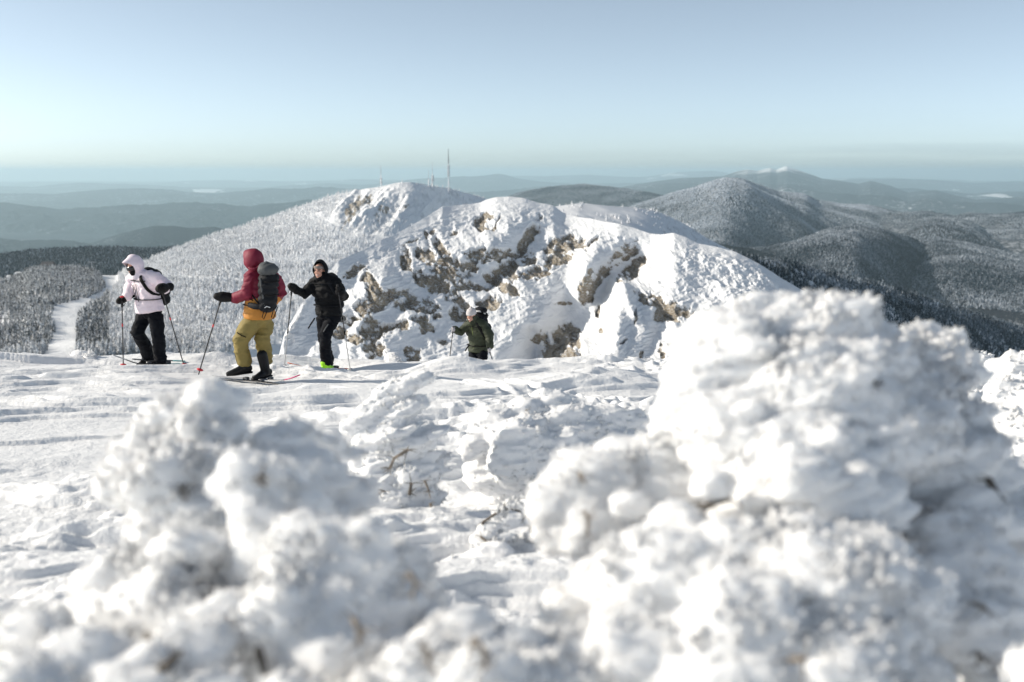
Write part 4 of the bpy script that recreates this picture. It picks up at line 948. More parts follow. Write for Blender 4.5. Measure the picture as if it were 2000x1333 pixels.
class Skier:
    def __init__(s, d, face, label, seed, foot):
        s.d = d; s.f = unit((face[0], face[1], 0)); s.r = np.array([s.f[1], -s.f[0], 0]); s.seed = seed
        s.org = P(*foot); s.root = link('person', None, loc=s.org); tag(s.root, label, 'person', 'people crossing the snowy summit')
        s.k = d / FPX
    def J(s, px, py, dy=0): return P(px, py, s.d + dy)
    def js(s, L): return [s.J(*q) for q in L]
    def torso_def(s, L):
        s.tp = np.array([s.J(q[0], q[1], q[2]) for q in L]); s.ta = np.array([[q[3], q[4]] for q in L])
    def tor(s, h, ang, k=1.06):
        """point on the jacket: h 0 hem .. 1 neck, ang 0 right, 90 front"""
        i = h * (len(s.tp) - 1); t = np.arange(len(s.tp))
        c = np.array([np.interp(i, t, s.tp[:, j]) for j in range(3)]); a = np.interp(i, t, s.ta[:, 0]); b = np.interp(i, t, s.ta[:, 1])
        w = math.radians(ang); return c + s.r * a * k * math.cos(w) + s.f * b * k * math.sin(w)
    def build(s, arms, arm_r, legs, leg_r, jacket, trousers, head_c, head_f, split=None, hip=.15, belly=0):
        """arms / legs: lists of three or four joints"""
        body = MB()
        body.tube(s.tp, [(a * .78, b * .78) for a, b in s.ta], s.r, 16)
        body.tube([s.tp[-1] - [0, 0, .05], s.tp[-1] + .35 * (head_c - s.tp[-1]), head_c - [0, 0, .03]], [.066, .058, .056], n=12)
        for A in arms: body.tube(A, [.055, .045, .036, .032][:len(A)], n=10)
        hips = s.tp[0] + np.array([0, 0, -.02])
        for L in legs: body.tube([hips * .6 + L[0] * .4] + list(L), [.10, .088, .062, .045, .04][:len(L) + 1], n=12)
        s.head_c = head_c; s.HM = frame_mat(head_f)
        H = lambda x, y, z: head_c + s.HM @ np.array([x, y, z])
        s.H = H
        body.ell(head_c + s.HM @ np.array([0, -.012, .025]), (.075, .094, .093), s.HM, 22, 14)          # skull
        body.ell(H(0, .028, -.055), (.058, .058, .062), s.HM, 18, 12)                                  # jaw
        body.ell(H(0, .068, -.098), (.024, .020, .018), s.HM, 10, 8)                                   # chin
        body.tube([H(0, .086, .018), H(0, .106, -.018), H(0, .108, -.03)], [.009, .013, .015], n=8)    # nose
        body.tube([H(-.045, .074, .032), H(0, .084, .034), H(.045, .074, .032)], [.010, .011, .010], n=8)  # brow
        for q in (-1, 1):
            body.ell(H(q * .040, .066, -.028), (.022, .018, .018), s.HM, 10, 8)                        # cheeks
            body.ell(H(q * .076, -.012, -.012), (.010, .020, .032), s.HM, 10, 8)                       # ears
        V, N, F = remeshed(body, .0095, 2, .4)
        link('body', mesh_np('body', V - s.org, F, M_skin), s.root)
        # jacket: torso and both sleeves in one surface
        mb = MB(); mb.tube(s.tp, [tuple(q) for q in s.ta], s.r, 22, flat0=True)
        for A, rr in zip(arms, arm_r):
            A = np.array(A); sh = s.tp[-2] * .45 + A[0] * .55
            mb.tube([sh] + list(A), [rr[0] * 1.15] + list(rr), n=14)
        # collar
        mb.tube([s.tp[-1] - [0, 0, .06], s.tp[-1] * .45 + head_c * .55 - s.f * .01], [.105, .088], n=16)
        cloth('jacket', mb, jacket, s.root, s.org, .012, .012, s.seed, 4, split)
        # trousers
        mb = MB(); mb.ell(s.tp[0] + np.array([0, 0, -.015]), (hip * 1.12, hip * .92, .12), np.stack([s.r, s.f, [0, 0, 1]], 1), 20, 12)
        for L in legs: mb.tube([s.tp[0] * .45 + np.asarray(L[0]) * .55] + list(L), [leg_r[0] * 1.02] + list(leg_r), n=16)
        cloth('trousers', mb, trousers, s.root, s.org, .012, .013, s.seed + 3, 4)
    def face(s, smile=True, hat=None):
        H = s.H
        for q in (-1, 1):
            mb = MB(); mb.ell(H(q * .029, .079, .010), (.013, .007, .0065), s.HM, 10, 7); mb.build('eye', M_eye, s.root, s.org)
            mb = MB(); mb.tube([H(q * .016, .088, .028), H(q * .034, .085, .032), H(q * .05, .074, .027)], .0045, n=6); mb.build('eyebrow', M_eye, s.root, s.org)
        mb = MB(); mb.tube([H(-.027, .083, -.060), H(-.012, .091, -.068), H(.012, .091, -.068), H(.027, .083, -.060)], [(.006, .004), (.009, .005), (.009, .005), (.006, .004)], (0, 0, 1), 8); mo = mb.build('mouth', M_lip, s.root, s.org)
        if smile:
            mb = MB(); mb.tube([H(-.020, .088, -.060), H(0, .095, -.064), H(.020, .088, -.060)], [(.0055, .004)] * 3, (0, 0, 1), 8); mb.build('teeth', M_teeth, mo, s.org - s.org)
            mo.children[0].location = (0, 0, 0); 
            me = mo.children[0].data; co = np.empty(len(me.vertices) * 3, np.float32); me.vertices.foreach_get('co', co); co = co.reshape(-1, 3) - s.org.astype(np.float32); me.vertices.foreach_set('co', co.ravel())
    def hood(s, mat, rad=(.118, .135, .15), c=(0, -.02, .015), open_deg=52, brim=0.0, name='hood'):
        """a fabric shell round the head, open at the face"""
        V = []; n, m = 26, 13; th = np.linspace(R(open_deg), math.pi, m)
        rad = np.array(rad); c = np.array(c)
        for sc in (1.0, .88):
            for j, t in enumerate(th[:-1]):
                for i in range(n):
                    a = 2 * math.pi * i / n
                    q = np.array([math.sin(t) * math.cos(a), math.cos(t), math.sin(t) * math.sin(a)])
                    e = 1 + (brim * max(0, math.sin(a)) ** 2 * (1 if j == 0 else .3 if j == 1 else 0))
                    p = q * rad * sc + c; p[1] += (e - 1) * .3
                    if j == 0 and sc < 1: p = (q * rad * .97 + c); p[1] += (e - 1) * .3 + .004
                    V.append(p)
            V.append(np.array([0, -rad[1] * sc, 0]) + c)
        V = np.array(V); F = []; S = (m - 1) * n + 1
        for o, flip in ((0, 0), (S, 1)):
            for j in range(m - 2):
                for i in range(n):
                    f = [o + j * n + i, o + j * n + (i + 1) % n, o + (j + 1) * n + (i + 1) % n, o + (j + 1) * n + i]; F.append(f[::-1] if flip else f)
            for i in range(n):
                f = [o + (m - 2) * n + i, o + (m - 2) * n + (i + 1) % n, o + S - 1]; F.append(f[::-1] if flip else f)
        for i in range(n): F.append([i, S + i, S + (i + 1) % n, (i + 1) % n])
        W = s.head_c + V @ s.HM.T
        nrm = unit(V[0] * 0 + 1); dirs = W - s.head_c; dirs /= np.linalg.norm(dirs, axis=1)[:, None]
        W = W + dirs * (.011 * fbm3(W, 11, 3, s.seed + 31) + .008 * (1 - 2 * np.abs(noise3(W[:, 0] * 12, W[:, 1] * 12, W[:, 2] * 18, s.seed))))[:, None]
        mb = MB(); mb.add(W, F); o = mb.build(name, mat, s.root, s.org)
        k = o.modifiers.new('s', 'SUBSURF'); k.levels = k.render_levels = 1
        return o
    def mitten(s, wrist, tip, rad, mat, thumb, cuff=True):
        wrist, tip = np.asarray(wrist), np.asarray(tip); ax = tip - wrist; L = np.linalg.norm(ax); ax /= L
        mb = MB(); mb.tube([wrist - ax * .05, wrist, wrist + ax * L * .35, wrist + ax * L * .7, tip - ax * .02], [rad * .82, rad * .78, rad * 1.05, rad * 1.12, rad * .85], n=14)
        mb.tube([wrist + ax * L * .3, wrist + ax * L * .5 + np.asarray(thumb) * rad * .9, wrist + ax * L * .72 + np.asarray(thumb) * rad * 1.0], [rad * .5, rad * .45, rad * .34], n=10)
        if cuff: mb.tube([wrist - ax * .07, wrist - ax * .03], [rad * .95, rad * .9], n=14)
        cloth('mitten', mb, mat, s.root, s.org, .010, .004, s.seed + 11, 3)
    def glove(s, wrist, grip, axis, mat):
        """palm, four fingers curled round the pole and a thumb closing from the side"""
        wrist, grip = np.asarray(wrist), np.asarray(grip); ax = unit(axis); w = unit(grip - wrist); w = unit(w - ax * (w @ ax) * .6)
        side = unit(np.cross(ax, w)); mb = MB()
        palm = grip - w * .035 + side * .018
        mb.tube([wrist - w * .02, wrist + w * .01, palm, palm + w * .03], [(.032, .03), (.031, .026), (.043, .020), (.042, .017)], ax, 12)
        for i, (o, q) in enumerate(((.033, .9), (.011, 1.0), (-.011, .97), (-.032, .82))):
            b = grip + ax * o; pts = []
            for t in (20, 70, 120, 175, 225, 270):
                a = math.radians(t); pts.append(b + (side * math.cos(a) + w * math.sin(a)) * .029 * q)
            mb.tube(pts, [.0115, .0115, .011, .0105, .010, .009], n=8)
        mb.tube([palm + ax * .036, grip + ax * .048 - side * .008 - w * .01, grip + ax * .035 - side * .03 + w * .006], [.014, .013, .010], n=8)
        V, N, F = remeshed(mb, .0065, 1, .4); link('glove', mesh_np('glove', V - s.org, F, mat), s.root)
    def boot(s, ankle, toe_dir, mat, cuff_h=.20, scale=1.0, buckles=True):
        """hard shell ski boot: sole, shell, cuff and buckles"""
        t = unit((toe_dir[0], toe_dir[1], toe_dir[2] if len(toe_dir) > 2 else 0)); up = unit(np.array([0, 0, 1.0]) - t * t[2]); sd = np.cross(t, up)
        a = np.asarray(ankle); q = scale; mb = MB()
        hp = lambda x, y, z: a + t * x * q + sd * y * q + up * z * q
        mb.tube([hp(-.075, 0, -.035), hp(.0, 0, -.03), hp(.09, 0, -.05), hp(.17, 0, -.065), hp(.205, 0, -.07)], [(.046, .05), (.052, .06), (.052, .048), (.050, .034), (.04, .028)], sd, 14)
        mb.tube([hp(-.015, 0, -.03), hp(-.005, 0, .06), hp(.02, 0, cuff_h)], [(.056, .068), (.06, .072), (.068, .078)], sd, 14)
        V, N, F = remeshed(mb, .009, 2, .5); b = link('boot', mesh_np('boot', V - s.org, F, mat), s.root)
        so = MB(); so.tube([hp(-.10, 0, -.092), hp(0, 0, -.092), hp(.12, 0, -.095), hp(.215, 0, -.088)], [(.036, .016), (.04, .016), (.044, .016), (.03, .014)], sd, 10); so.build('sole', M_boot, b, (0, 0, 0)); fixchild(b, s.org)
        if buckles:
            for x, z in ((.13, -.028), (.075, -.002), (.062, .06), (.078, .12)):
                bk = MB(); bk.tube([hp(x, -.062, z - .012), hp(x + .006, -.02, z + .012), hp(x + .006, .02, z + .012), hp(x, .062, z - .012)], [(.011, .004)] * 4, t, 8); bk.build('buckle', M_metal, b, (0, 0, 0)); fixchild(b, s.org)

def fixchild(parent, org):
    """the last child of parent was built in world coordinates: move it into the root's frame"""
    o = parent.children[-1]; me = o.data
    if me.get('fixed'): return
    for o in parent.children:
        me = o.data
        if me.get('fixed'): continue
        n = len(me.vertices); co = np.empty(n * 3, np.float32); me.vertices.foreach_get('co', co)
        me.vertices.foreach_set('co', (co.reshape(-1, 3) - np.asarray(org, np.float32)).ravel()); me['fixed'] = 1; me.update()

def ski_pole(grip, tip, label, shaft, lower=None, basket=M_redplastic, collar=None, strap_side=-1, strap=True, grip_len=.13):
    g, t = np.asarray(grip), np.asarray(tip); ax = unit(t - g); L = np.linalg.norm(t - g)
    root = link('ski_pole', None, loc=t); tag(root, label, 'ski pole', 'ski poles of the group')
    h = g - ax * .04
    mb = MB(); mb.tube([h, h + ax * .02, h + ax * grip_len * .5, h + ax * grip_len], [.021, .017, .0155, .0145], n=10); gr = mb.build('grip', M_grip, root, t)
    if strap:
        s = np.array([strap_side, -.2, 0]); mb = MB(); mb.tube([h + ax * .01, h + s * .035 + ax * .03, h + s * .05 + ax * .08, h + s * .03 + ax * .12, h + s * .005 + ax * .06], [(.009, .003)] * 5, (0, 1, 0), 8); mb.build('strap', M_black2, root, t)
    m = .52 if lower else 1.0
    mb = MB(); mb.tube([h + ax * grip_len, g + ax * L * m], .0085, n=8); mb.build('shaft', shaft, root, t)
    if lower: mb = MB(); mb.tube([g + ax * L * m, t - ax * .02], .0075, n=8); mb.build('lower_shaft', lower, root, t)
    mb = MB(); mb.tube([g + ax * (L * .34), g + ax * (L * .34 + .03)], .011, n=8); mb.build('clamp', collar or M_black2, root, t)
    if lower: mb = MB(); mb.tube([g + ax * (L * m - .03), g + ax * (L * m + .03)], .0125, n=8); mb.build('clamp', M_black2, root, t)
    mb = MB(); c = t - ax * .07; mb.tube([c - ax * .012, c, c + ax * .008], [.014, .046, .043], n=14, round_caps=False); mb.build('basket', basket, root, t)
    mb = MB(); mb.tube([t - ax * .08, t], [.006, .003], n=6); mb.build('tip', M_metal, root, t)
    return root

def ski(path, label, mats, width=.105, bind=.5, tip_part=.14, tail_part=0, lift=.035):
    p = np.array(path, float); n = 26
    d = np.r_[0, np.cumsum(np.linalg.norm(np.diff(p, axis=0), axis=1))]; t = np.linspace(0, d[-1], n)
    q = np.stack([smooth1(np.interp(t, d, p[:, k]), 5) for k in range(3)], -1)
    u = np.linspace(0, 1, n)
    w = width / 2 * (1 - .14 * np.sin(np.pi * u) ** 2) * np.clip(np.minimum(u, 1 - u) / .035, .22, 1) ** .6
    q[:, 2] += lift
    sd = unit(np.cross(unit(q[-1] - q[0]), (0, 0, 1)))
    org = q[n // 2]; root = link('ski', None, loc=org); tag(root, label, 'ski', 'skis of the group')
    k0 = int(n * tail_part); k1 = int(n * (1 - tip_part))
    def seg(a, b, nm, m):
        mb = MB(); mb.tube(q[a:b + 1], [(x, .008) for x in w[a:b + 1]], sd, 10, False); mb.build(nm, m, root, org)
    seg(k0, k1, 'board', mats[0]); seg(k1, n - 1, 'shovel', mats[1])
    if k0: seg(0, k0, 'tail', mats[2])
    i = int(n * bind); f = unit(q[i + 1] - q[i - 1]); up = np.cross(sd, f); up = up if up[2] > 0 else -up
    M = np.stack([f, sd, up], 1)
    for off, sz in ((.14, (.07, .06, .035)), (-.15, (.08, .06, .045))):
        mb = MB(); mb.box(q[i] + f * off + up * .022, sz, M, .008); mb.build('binding', M_metal, root, org)
    return root

def pack_base(label, org):
    r = link('backpack', None, loc=org); return tag(r, label, 'backpack', 'backpacks of the group')

def straps(S, root, org, mat, belt=.22, chest=.66, buckle=M_black2, front=True):
    def strip(name, pts, w=.020, m=mat): mb = MB(); mb.tube(smoothpts(pts), [(w, .007)] * (len(pts) * 3), None, 8); return mb.build(name, m, root, org)
    if belt is not None: strip('hip_belt', [S.tor(belt, a, 1.09) for a in range(-80, 261, 20)], .024)
    if chest is not None: strip('chest_strap', [S.tor(chest, a, 1.10) for a in range(35, 146, 11)], .013)
    for q in (1, -1):
        A = lambda a: a if q > 0 else 180 - a
        strip('shoulder_strap', [S.tor(.86, A(-70), 1.05), S.tor(.93, A(-20), .95), S.tor(.93, A(25), .98), S.tor(.80, A(48), 1.08), S.tor(.66, A(46), 1.11), S.tor(.50, A(32), 1.11), S.tor(.40, A(8), 1.10), S.tor(.36, A(-30), 1.08)], .026)

def smoothpts(pts):
    p = np.array(pts, float); n = len(p) * 3; t = np.linspace(0, len(p) - 1, n); k = np.arange(len(p))
    return np.stack([smooth1(np.interp(t, k, p[:, j]), 3) for j in range(3)], -1)

# ---- the skier in pale pink
A = Skier(14.8, (-.62, -.78), 'person in pale pink hooded jacket and black trousers looking down at the snow', 101, (298, 712, 14.8))
J = A.J
A.torso_def([(293, 606, .02, .225, .185), (291, 594, .02, .21, .175), (289, 582, .01, .198, .165), (286, 570, .0, .212, .165), (283, 557, -.02, .222, .165), (280, 546, -.03, .20, .14), (275, 539, -.04, .15, .115), (270, 534, -.05, .095, .095)])
armR = [J(257, 546, .06), J(254, 566, .0), J(249, 579, -.10)]
armL = [J(305, 544, -.12), J(327, 560, -.14), J(321, 565, -.34)]
legA = [J(281, 619, .08), J(268, 649, -.06), J(284, 676, .16), J(289, 692, .28)]
legB = [J(304, 620, -.08), J(309, 655, -.10), J(312, 682, .0), J(314, 700, .02)]
A.build([armR, armL], [(.088, .078, .062), (.092, .082, .066)], [legA, legB], (.108, .092, .086, .092), M_pink, M_navy, J(262, 521, -.10), (-.50, -.78, -.42), hip=.165)
A.hood(M_pink, (.122, .135, .155), (0, -.02, .022), 50, .25)
mb = MB(); mb.tube([A.H(x, y, .012) for x, y in ((-.088, .02), (-.07, .07), (-.03, .095), (.03, .095), (.07, .07), (.088, .02))], [(.036, .016)] * 6, (0, 0, 1), 10); mb.build('goggles', M_lens, A.root, A.org)
mb = MB(); mb.tube([A.H(0, .03, -.035), A.H(0, .03, -.07), A.H(0, .015, -.13)], [(.075, .080), (.072, .074), (.085, .088)], A.HM[:, 0], 16); mb.build('face_mask', M_black, A.root, A.org)
A.mitten(J(252, 579, -.06), J(230, 590, -.20), .052, M_mitt, (0, -.5, .6))
mb = MB(); mb.ell(J(238, 580, -.20), (.03, .03, .014)); mb.build('mitten_patch', M_redplastic, A.root, A.org)
A.mitten(J(326, 562, -.32), J(309, 565, -.50), .066, M_mitt, (0, -.4, .5))
A.boot(J(290, 697, .30), (-.75, -.6, -.28), M_boot, .17)
A.boot(J(311, 704, .0), (-.80, -.6, 0), M_boot, .20)
for a0, h0, h1 in ((98, .22, .62), (86, .25, .78), (74, .22, .58)):
    mb = MB(); mb.tube([A.tor(h, a0 + (h - .4) * 6, 1.045) for h in np.linspace(h0, h1, 6)], .005, n=6); mb.build('zip', M_black2, A.root, A.org)
mb = MB(); mb.tube([A.tor(h, 34 + 30 * (h - .3), 1.045) for h in np.linspace(.28, .46, 5)], .005, n=6); mb.build('zip', M_black2, A.root, A.org)
# bracketed letter on the chest
def chest_mark(S, ang0, h0, strokes, w=.011, hh=.10):
    mb = MB()
    for st in strokes: mb.tube([S.tor(h0 + y * hh, ang0 - x * 22, 1.052) for x, y in st], .0035, n=5)
    return mb.build('chest_logo', M_black2, S.root, S.org)
chest_mark(A, 62, .50, [[(.2, 1), (0, 1), (0, 0), (.2, 0)], [(.35, .85), (.35, .15)], [(.7, .85), (.38, .5), (.7, .15)], [(.85, 1), (1.05, 1), (1.05, 0), (.85, 0)]])
po = A.tor(.5, -90, 1.0); rt = pack_base('small dark backpack worn by the person in pale pink', po)
mb = MB(); B3 = np.stack([A.r, A.f, [0, 0, 1]], 1)
for h, wd, dp in ((.22, .13, .09), (.4, .15, .11), (.6, .155, .11), (.8, .14, .10), (.93, .11, .075)):
    mb.ell(A.tor(h, -90, 1.0) - A.f * dp * .8, (wd, dp, .10), B3, 16, 10)
V, N, F = remeshed(mb, .014, 5, .6); link('bag', mesh_np('bag', wrinkle(V, N, .008, 5) - po, F, M_packdark), rt)
mb = MB(); mb.ell(A.tor(.98, -90, 1.0) - A.f * .075 + [0, 0, .02], (.125, .085, .055), B3, 16, 10); V, N, F = remeshed(mb, .013, 3); link('lid', mesh_np('lid', wrinkle(V, N, .006, 8) - po, F, M_packdark), rt)
straps(A, rt, po, M_black2, .27, .70)
ski_pole(J(238, 588, -.19), J(241, 721, -.25), 'dark ski pole with red basket planted in front of the person in pale pink', M_darkshaft, collar=M_redplastic, strap_side=1)
ski_pole(J(317, 569, -.40), J(361, 720, -.25), 'dark ski pole with red basket held out behind by the person in pale pink', M_darkshaft, collar=M_redplastic, strap=False)
g0 = lambda px, py, d, up=0: P(px, py, d) + np.array([0, 0, up])
ski([g0(352, 716, 14.95), g0(330, 716, 14.85), g0(308, 716.5, 14.75, .005), g0(280, 717, 14.6), g0(262, 713.5, 14.5), g0(240, 705, 14.42), g0(219, 698, 14.38)], 'dark ski with lifted red tip under the front boot of the person in pale pink', [M_ski, M_skipale, M_teal], tip_part=.2, tail_part=.2, bind=.33)
ski([g0(362, 710, 15.3), g0(335, 709, 15.2), g0(300, 708, 15.1), g0(275, 707.5, 15.0), g0(258, 706, 14.95)], 'dark ski under the raised heel of the person in pale pink', [M_ski, M_ski, M_teal], tip_part=.1, tail_part=.25, bind=.6)

# ---- the skier in magenta and olive
S = Skier(13.4, (-.76, .65), 'person in magenta and orange hooded jacket and olive trousers seen from behind', 202, (492, 740, 13.4)); J = S.J
S.torso_def([(507, 619, -.02, .225, .185), (507, 606, -.02, .215, .175), (508, 592, -.01, .20, .165), (510, 575, 0, .21, .165), (512, 558, .01, .225, .165), (512, 544, .02, .215, .145), (508, 534, .02, .155, .115), (502, 526, .02, .10, .10)])
arL = [J(489, 543, -.12), J(482, 574, -.18), J(459, 583, -.10)]
arR = [J(537, 546, .13), J(549, 572, .12), J(533, 588, .30)]
lgL = [J(493, 630, -.10), J(469, 664, -.16), J(472, 690, -.08), J(477, 706, -.04)]
lgR = [J(519, 632, .06), J(512, 664, .0), J(517, 686, .06), J(519, 702, .10)]
zsp = float(J(508, 583)[2])
S.build([arL, arR], [(.09, .084, .066), (.09, .082, .068)], [lgL, lgR], (.118, .104, .096, .094), M_red, M_olive, J(493, 510, .04), (-.82, .56, .02),
        split=(lambda c: (c[:, 2] < zsp + .03 * np.sin(c[:, 0] * 9)) & (np.abs(c[:, 0] - S.tp[0][0] - .02) < .245) & (c[:, 0] > S.tp[0][0] - .215), M_orange), hip=.17)
S.hood(M_red, (.128, .142, .155), (0, -.022, .018), 48, .2)
mb = MB(); mb.tube([J(488, 524, -.13), J(494, 527, -.16), J(501, 526, -.14), J(507, 520, -.08)], [(.03, .018)] * 4, None, 10); mb.build('hood_collar', M_red, S.root, S.org)
S.mitten(J(459, 582, -.10), J(421, 579, -.16), .062, M_mitt, (0, -.5, -.5))
S.mitten(J(535, 586, .28), J(524, 590, .42), .055, M_mitt, (0, .5, .5))
S.boot(J(475, 716, -.06), (-.86, -.35, -.06), M_boot, .17, 1.04); S.boot(J(517, 724, -.02), (-.5, -.75, -.06), M_boot, .22, 1.04)
for a0 in (0,):
    mb = MB(); mb.tube([J(463, 650, -.24), J(472, 656, -.27), J(480, 659, -.25)], .006, n=6); mb.build('pocket_zip', M_black2, S.root, S.org)
po = S.tor(.45, -90, 1.0); rt = pack_base('charcoal backpack with grey lid worn by the person in magenta', po)
B3 = np.stack([S.r, S.f, [0, 0, 1]], 1); mb = MB()
pk = lambda px, py, dy=-.2: J(px, py, dy)
for px, py, w_, dp in ((522, 598, .135, .10), (523, 585, .145, .115), (524, 570, .148, .12), (524, 556, .148, .12), (525, 544, .14, .115)):
    mb.ell(pk(px, py, -.19), (w_, dp, .085), B3, 16, 10)
V, N, F = remeshed(mb, .013, 5, .6); link('bag', mesh_np('bag', wrinkle(V, N, .009, 25) - po, F, M_packdark), rt)
mb = MB(); mb.ell(pk(524, 527, -.20), (.135, .115, .075), B3, 18, 12); mb.ell(pk(520, 522, -.19), (.09, .09, .06), B3, 14, 10); V, N, F = remeshed(mb, .012, 4); link('lid', mesh_np('lid', wrinkle(V, N, .012, 28) - po, F, M_packgrey), rt)
mb = MB(); mb.tube([pk(509, 545, -.30), pk(512, 570, -.315), pk(517, 597, -.29)], [(.016, .012)] * 3, S.r, 8); mb.build('side_panel', M_packgrey, rt, po)
for x0, x1, yy in ((506, 545, 577), (505, 546, 551)):
    mb = MB(); mb.tube([pk(x0, yy, -.24), pk((x0 + x1) / 2 - 6, yy + 1, -.335), pk((x0 + x1) / 2 + 6, yy + .5, -.325), pk(x1, yy - 2, -.20)], [(.010, .004)] * 4, (0, 0, 1), 8); mb.build('compression_strap', M_black2, rt, po)
for x, q in ((520, 1), (538, 1)):
    mb = MB(); mb.tube([pk(x + 3, 598, -.29), pk(x - 4, 606, -.28), pk(x - 8, 620, -.27), pk(x - 5, 624, -.27), pk(x - 1, 615, -.27), pk(x + 4, 601, -.28)], .006, n=7); mb.build('cord_loop', M_black2, rt, po)
mb = MB(); mb.tube([pk(515, 603, -.29), pk(521, 599, -.31), pk(527, 601, -.29)], .006, n=7); mb.build('buckle', M_white, rt, po)
straps(S, rt, po, M_black2, .27, None)
mb = MB(); mb.tube([J(486, 596, -.20), J(497, 599, -.26), J(508, 600, -.28)], [(.035, .02), (.042, .03), (.035, .02)], (0, 0, 1), 10); mb.build('hip_pocket', M_packdark, rt, po)
mb = MB(); mb.tube([J(493, 577, -.22), J(499, 586, -.27), J(506, 594, -.29)], [(.011, .004)] * 3, None, 8); mb.build('side_strap', M_black2, rt, po)
ski_pole(J(432, 584, -.14), J(388, 731, -.05), 'dark ski pole with red basket reaching out ahead of the person in magenta', M_darkshaft, collar=M_redplastic, strap=False)
ski([g0(374, 730, 13.95), g0(390, 736, 13.85), g0(420, 741, 13.75), g0(475, 743.5, 13.5), g0(515, 746, 13.35), g0(545, 748.5, 13.15), g0(566, 746, 13.0), g0(585, 738, 12.92)], 'long dark ski with a teal and pink upturned end under the person in magenta', [M_skipale, M_skipink, M_ski], tip_part=.12, tail_part=.2, bind=.62)
ski([g0(430, 744, 13.5), g0(470, 747, 13.3), g0(510, 751, 13.1), g0(550, 756, 12.85), g0(566, 757.5, 12.76), g0(580, 755, 12.7)], 'dark ski nearer the viewpoint under the person in magenta', [M_ski, M_ski, M_ski], tip_part=.1, bind=.45)

# ---- the skier in black
S = Skier(16.0, (-.36, -.93), 'smiling person in all black clothes with lime green boots', 303, (635, 727, 16.0)); J = S.J
S.torso_def([(643, 614, .02, .225, .175), (642, 604, .02, .225, .17), (641, 592, .01, .215, .165), (639, 578, 0, .225, .165), (637, 564, 0, .245, .17), (634, 551, 0, .215, .145), (631, 545, 0, .15, .115), (628, 541, 0, .10, .10)])
arR = [J(613, 553, .03), J(594, 575, -.06), J(578, 566, -.20)]
arL = [J(656, 553, -.05), J(671, 581, .02), J(664, 571, -.20)]
lgL = [J(651, 622, -.02), J(635, 655, -.16), J(636, 690, -.04), J(637, 707, .0)]
lgR = [J(633, 622, .06), J(633, 655, .04), J(637, 690, .18), J(640, 706, .26)]
S.build([arR, arL], [(.09, .082, .066), (.095, .088, .07)], [lgL, lgR], (.115, .092, .09, .098), M_black, M_navy, J(624, 529, -.06), (-.26, -.96, -.04), hip=.17)
S.face(True)
S.hood(M_black, (.122, .125, .165), (0, -.035, .012), 60, .12)
mb = MB(); mb.tube([S.H(x, y, z) for x, y, z in ((-.082, .0, .04), (-.06, .065, .06), (-.02, .088, .066), (.02, .088, .066), (.06, .065, .06), (.082, .0, .04))], [(.022, .008)] * 6, (0, 0, 1), 8); mb.build('headband', M_band, S.root, S.org)
mb = MB(); mb.tube([S.H(0, .01, -.12), S.H(0, .0, -.16), S.tp[-1]], [(.07, .075), (.085, .09), (.10, .10)], S.HM[:, 0], 14); mb.build('neck_warmer', M_black, S.root, S.org)
S.mitten(J(581, 567, -.17), J(566, 558, -.26), .062, M_mitt, (.2, -.5, .5))
S.glove(J(667, 574, -.16), J(660, 566, -.26), (-.06, -.02, 1), M_mitt)
S.boot(J(636, 716, -.03), (-.80, -.60, 0), M_lime, .05, 1.08); S.boot(J(641, 716, .26), (-.80, -.60, 0), M_lime, .05, 1.08)
mb = MB(); mb.tube([J(641, 634, -.22), J(636, 641, -.25), J(632, 648, -.25)], .010, n=6); mb.build('zip', M_packgrey, S.root, S.org)
po = S.tor(.5, -90, 1.0); rt = pack_base('black backpack mostly hidden behind the person in all black clothes', po); B3 = np.stack([S.r, S.f, [0, 0, 1]], 1); mb = MB()
for h, wd, dp in ((.2, .14, .09), (.4, .15, .11), (.6, .155, .11), (.8, .14, .10)): mb.ell(S.tor(h, -90, 1.0) - S.f * dp * .8, (wd, dp, .10), B3, 16, 10)
V, N, F = remeshed(mb, .014, 5, .6); link('bag', mesh_np('bag', wrinkle(V, N, .008, 35) - po, F, M_packdark), rt)
straps(S, rt, po, M_packdark, .24, .70)
mb = MB(); mb.tube([J(615, 622, -.16), J(608, 632, -.17), J(602, 642, -.18)], [(.012, .004)] * 3, None, 8); mb.build('loose_strap', M_black2, rt, po)
ski_pole(J(570, 566, -.26), J(555, 722, -.25), 'silver ski pole with black grip held out sideways by the person in all black', M_darkshaft, M_alu, basket=M_alu, strap_side=-1)
ski_pole(J(660, 563, -.27), J(685, 729, -.15), 'silver ski pole hanging close to the hip of the person in all black', M_darkshaft, M_alu, basket=M_alu, strap=False)
ski([g0(700, 731, 16.5), g0(660, 729.5, 16.25), g0(635, 729, 16.0), g0(605, 728, 15.75), g0(590, 726, 15.62), g0(576, 722.5, 15.52), g0(563, 719.5, 15.45)], 'orange ski with its tip poking out of the snow beside the lime green boots', [M_skiorange, M_skiorange], tip_part=.22, bind=.4, width=.115, lift=.085)

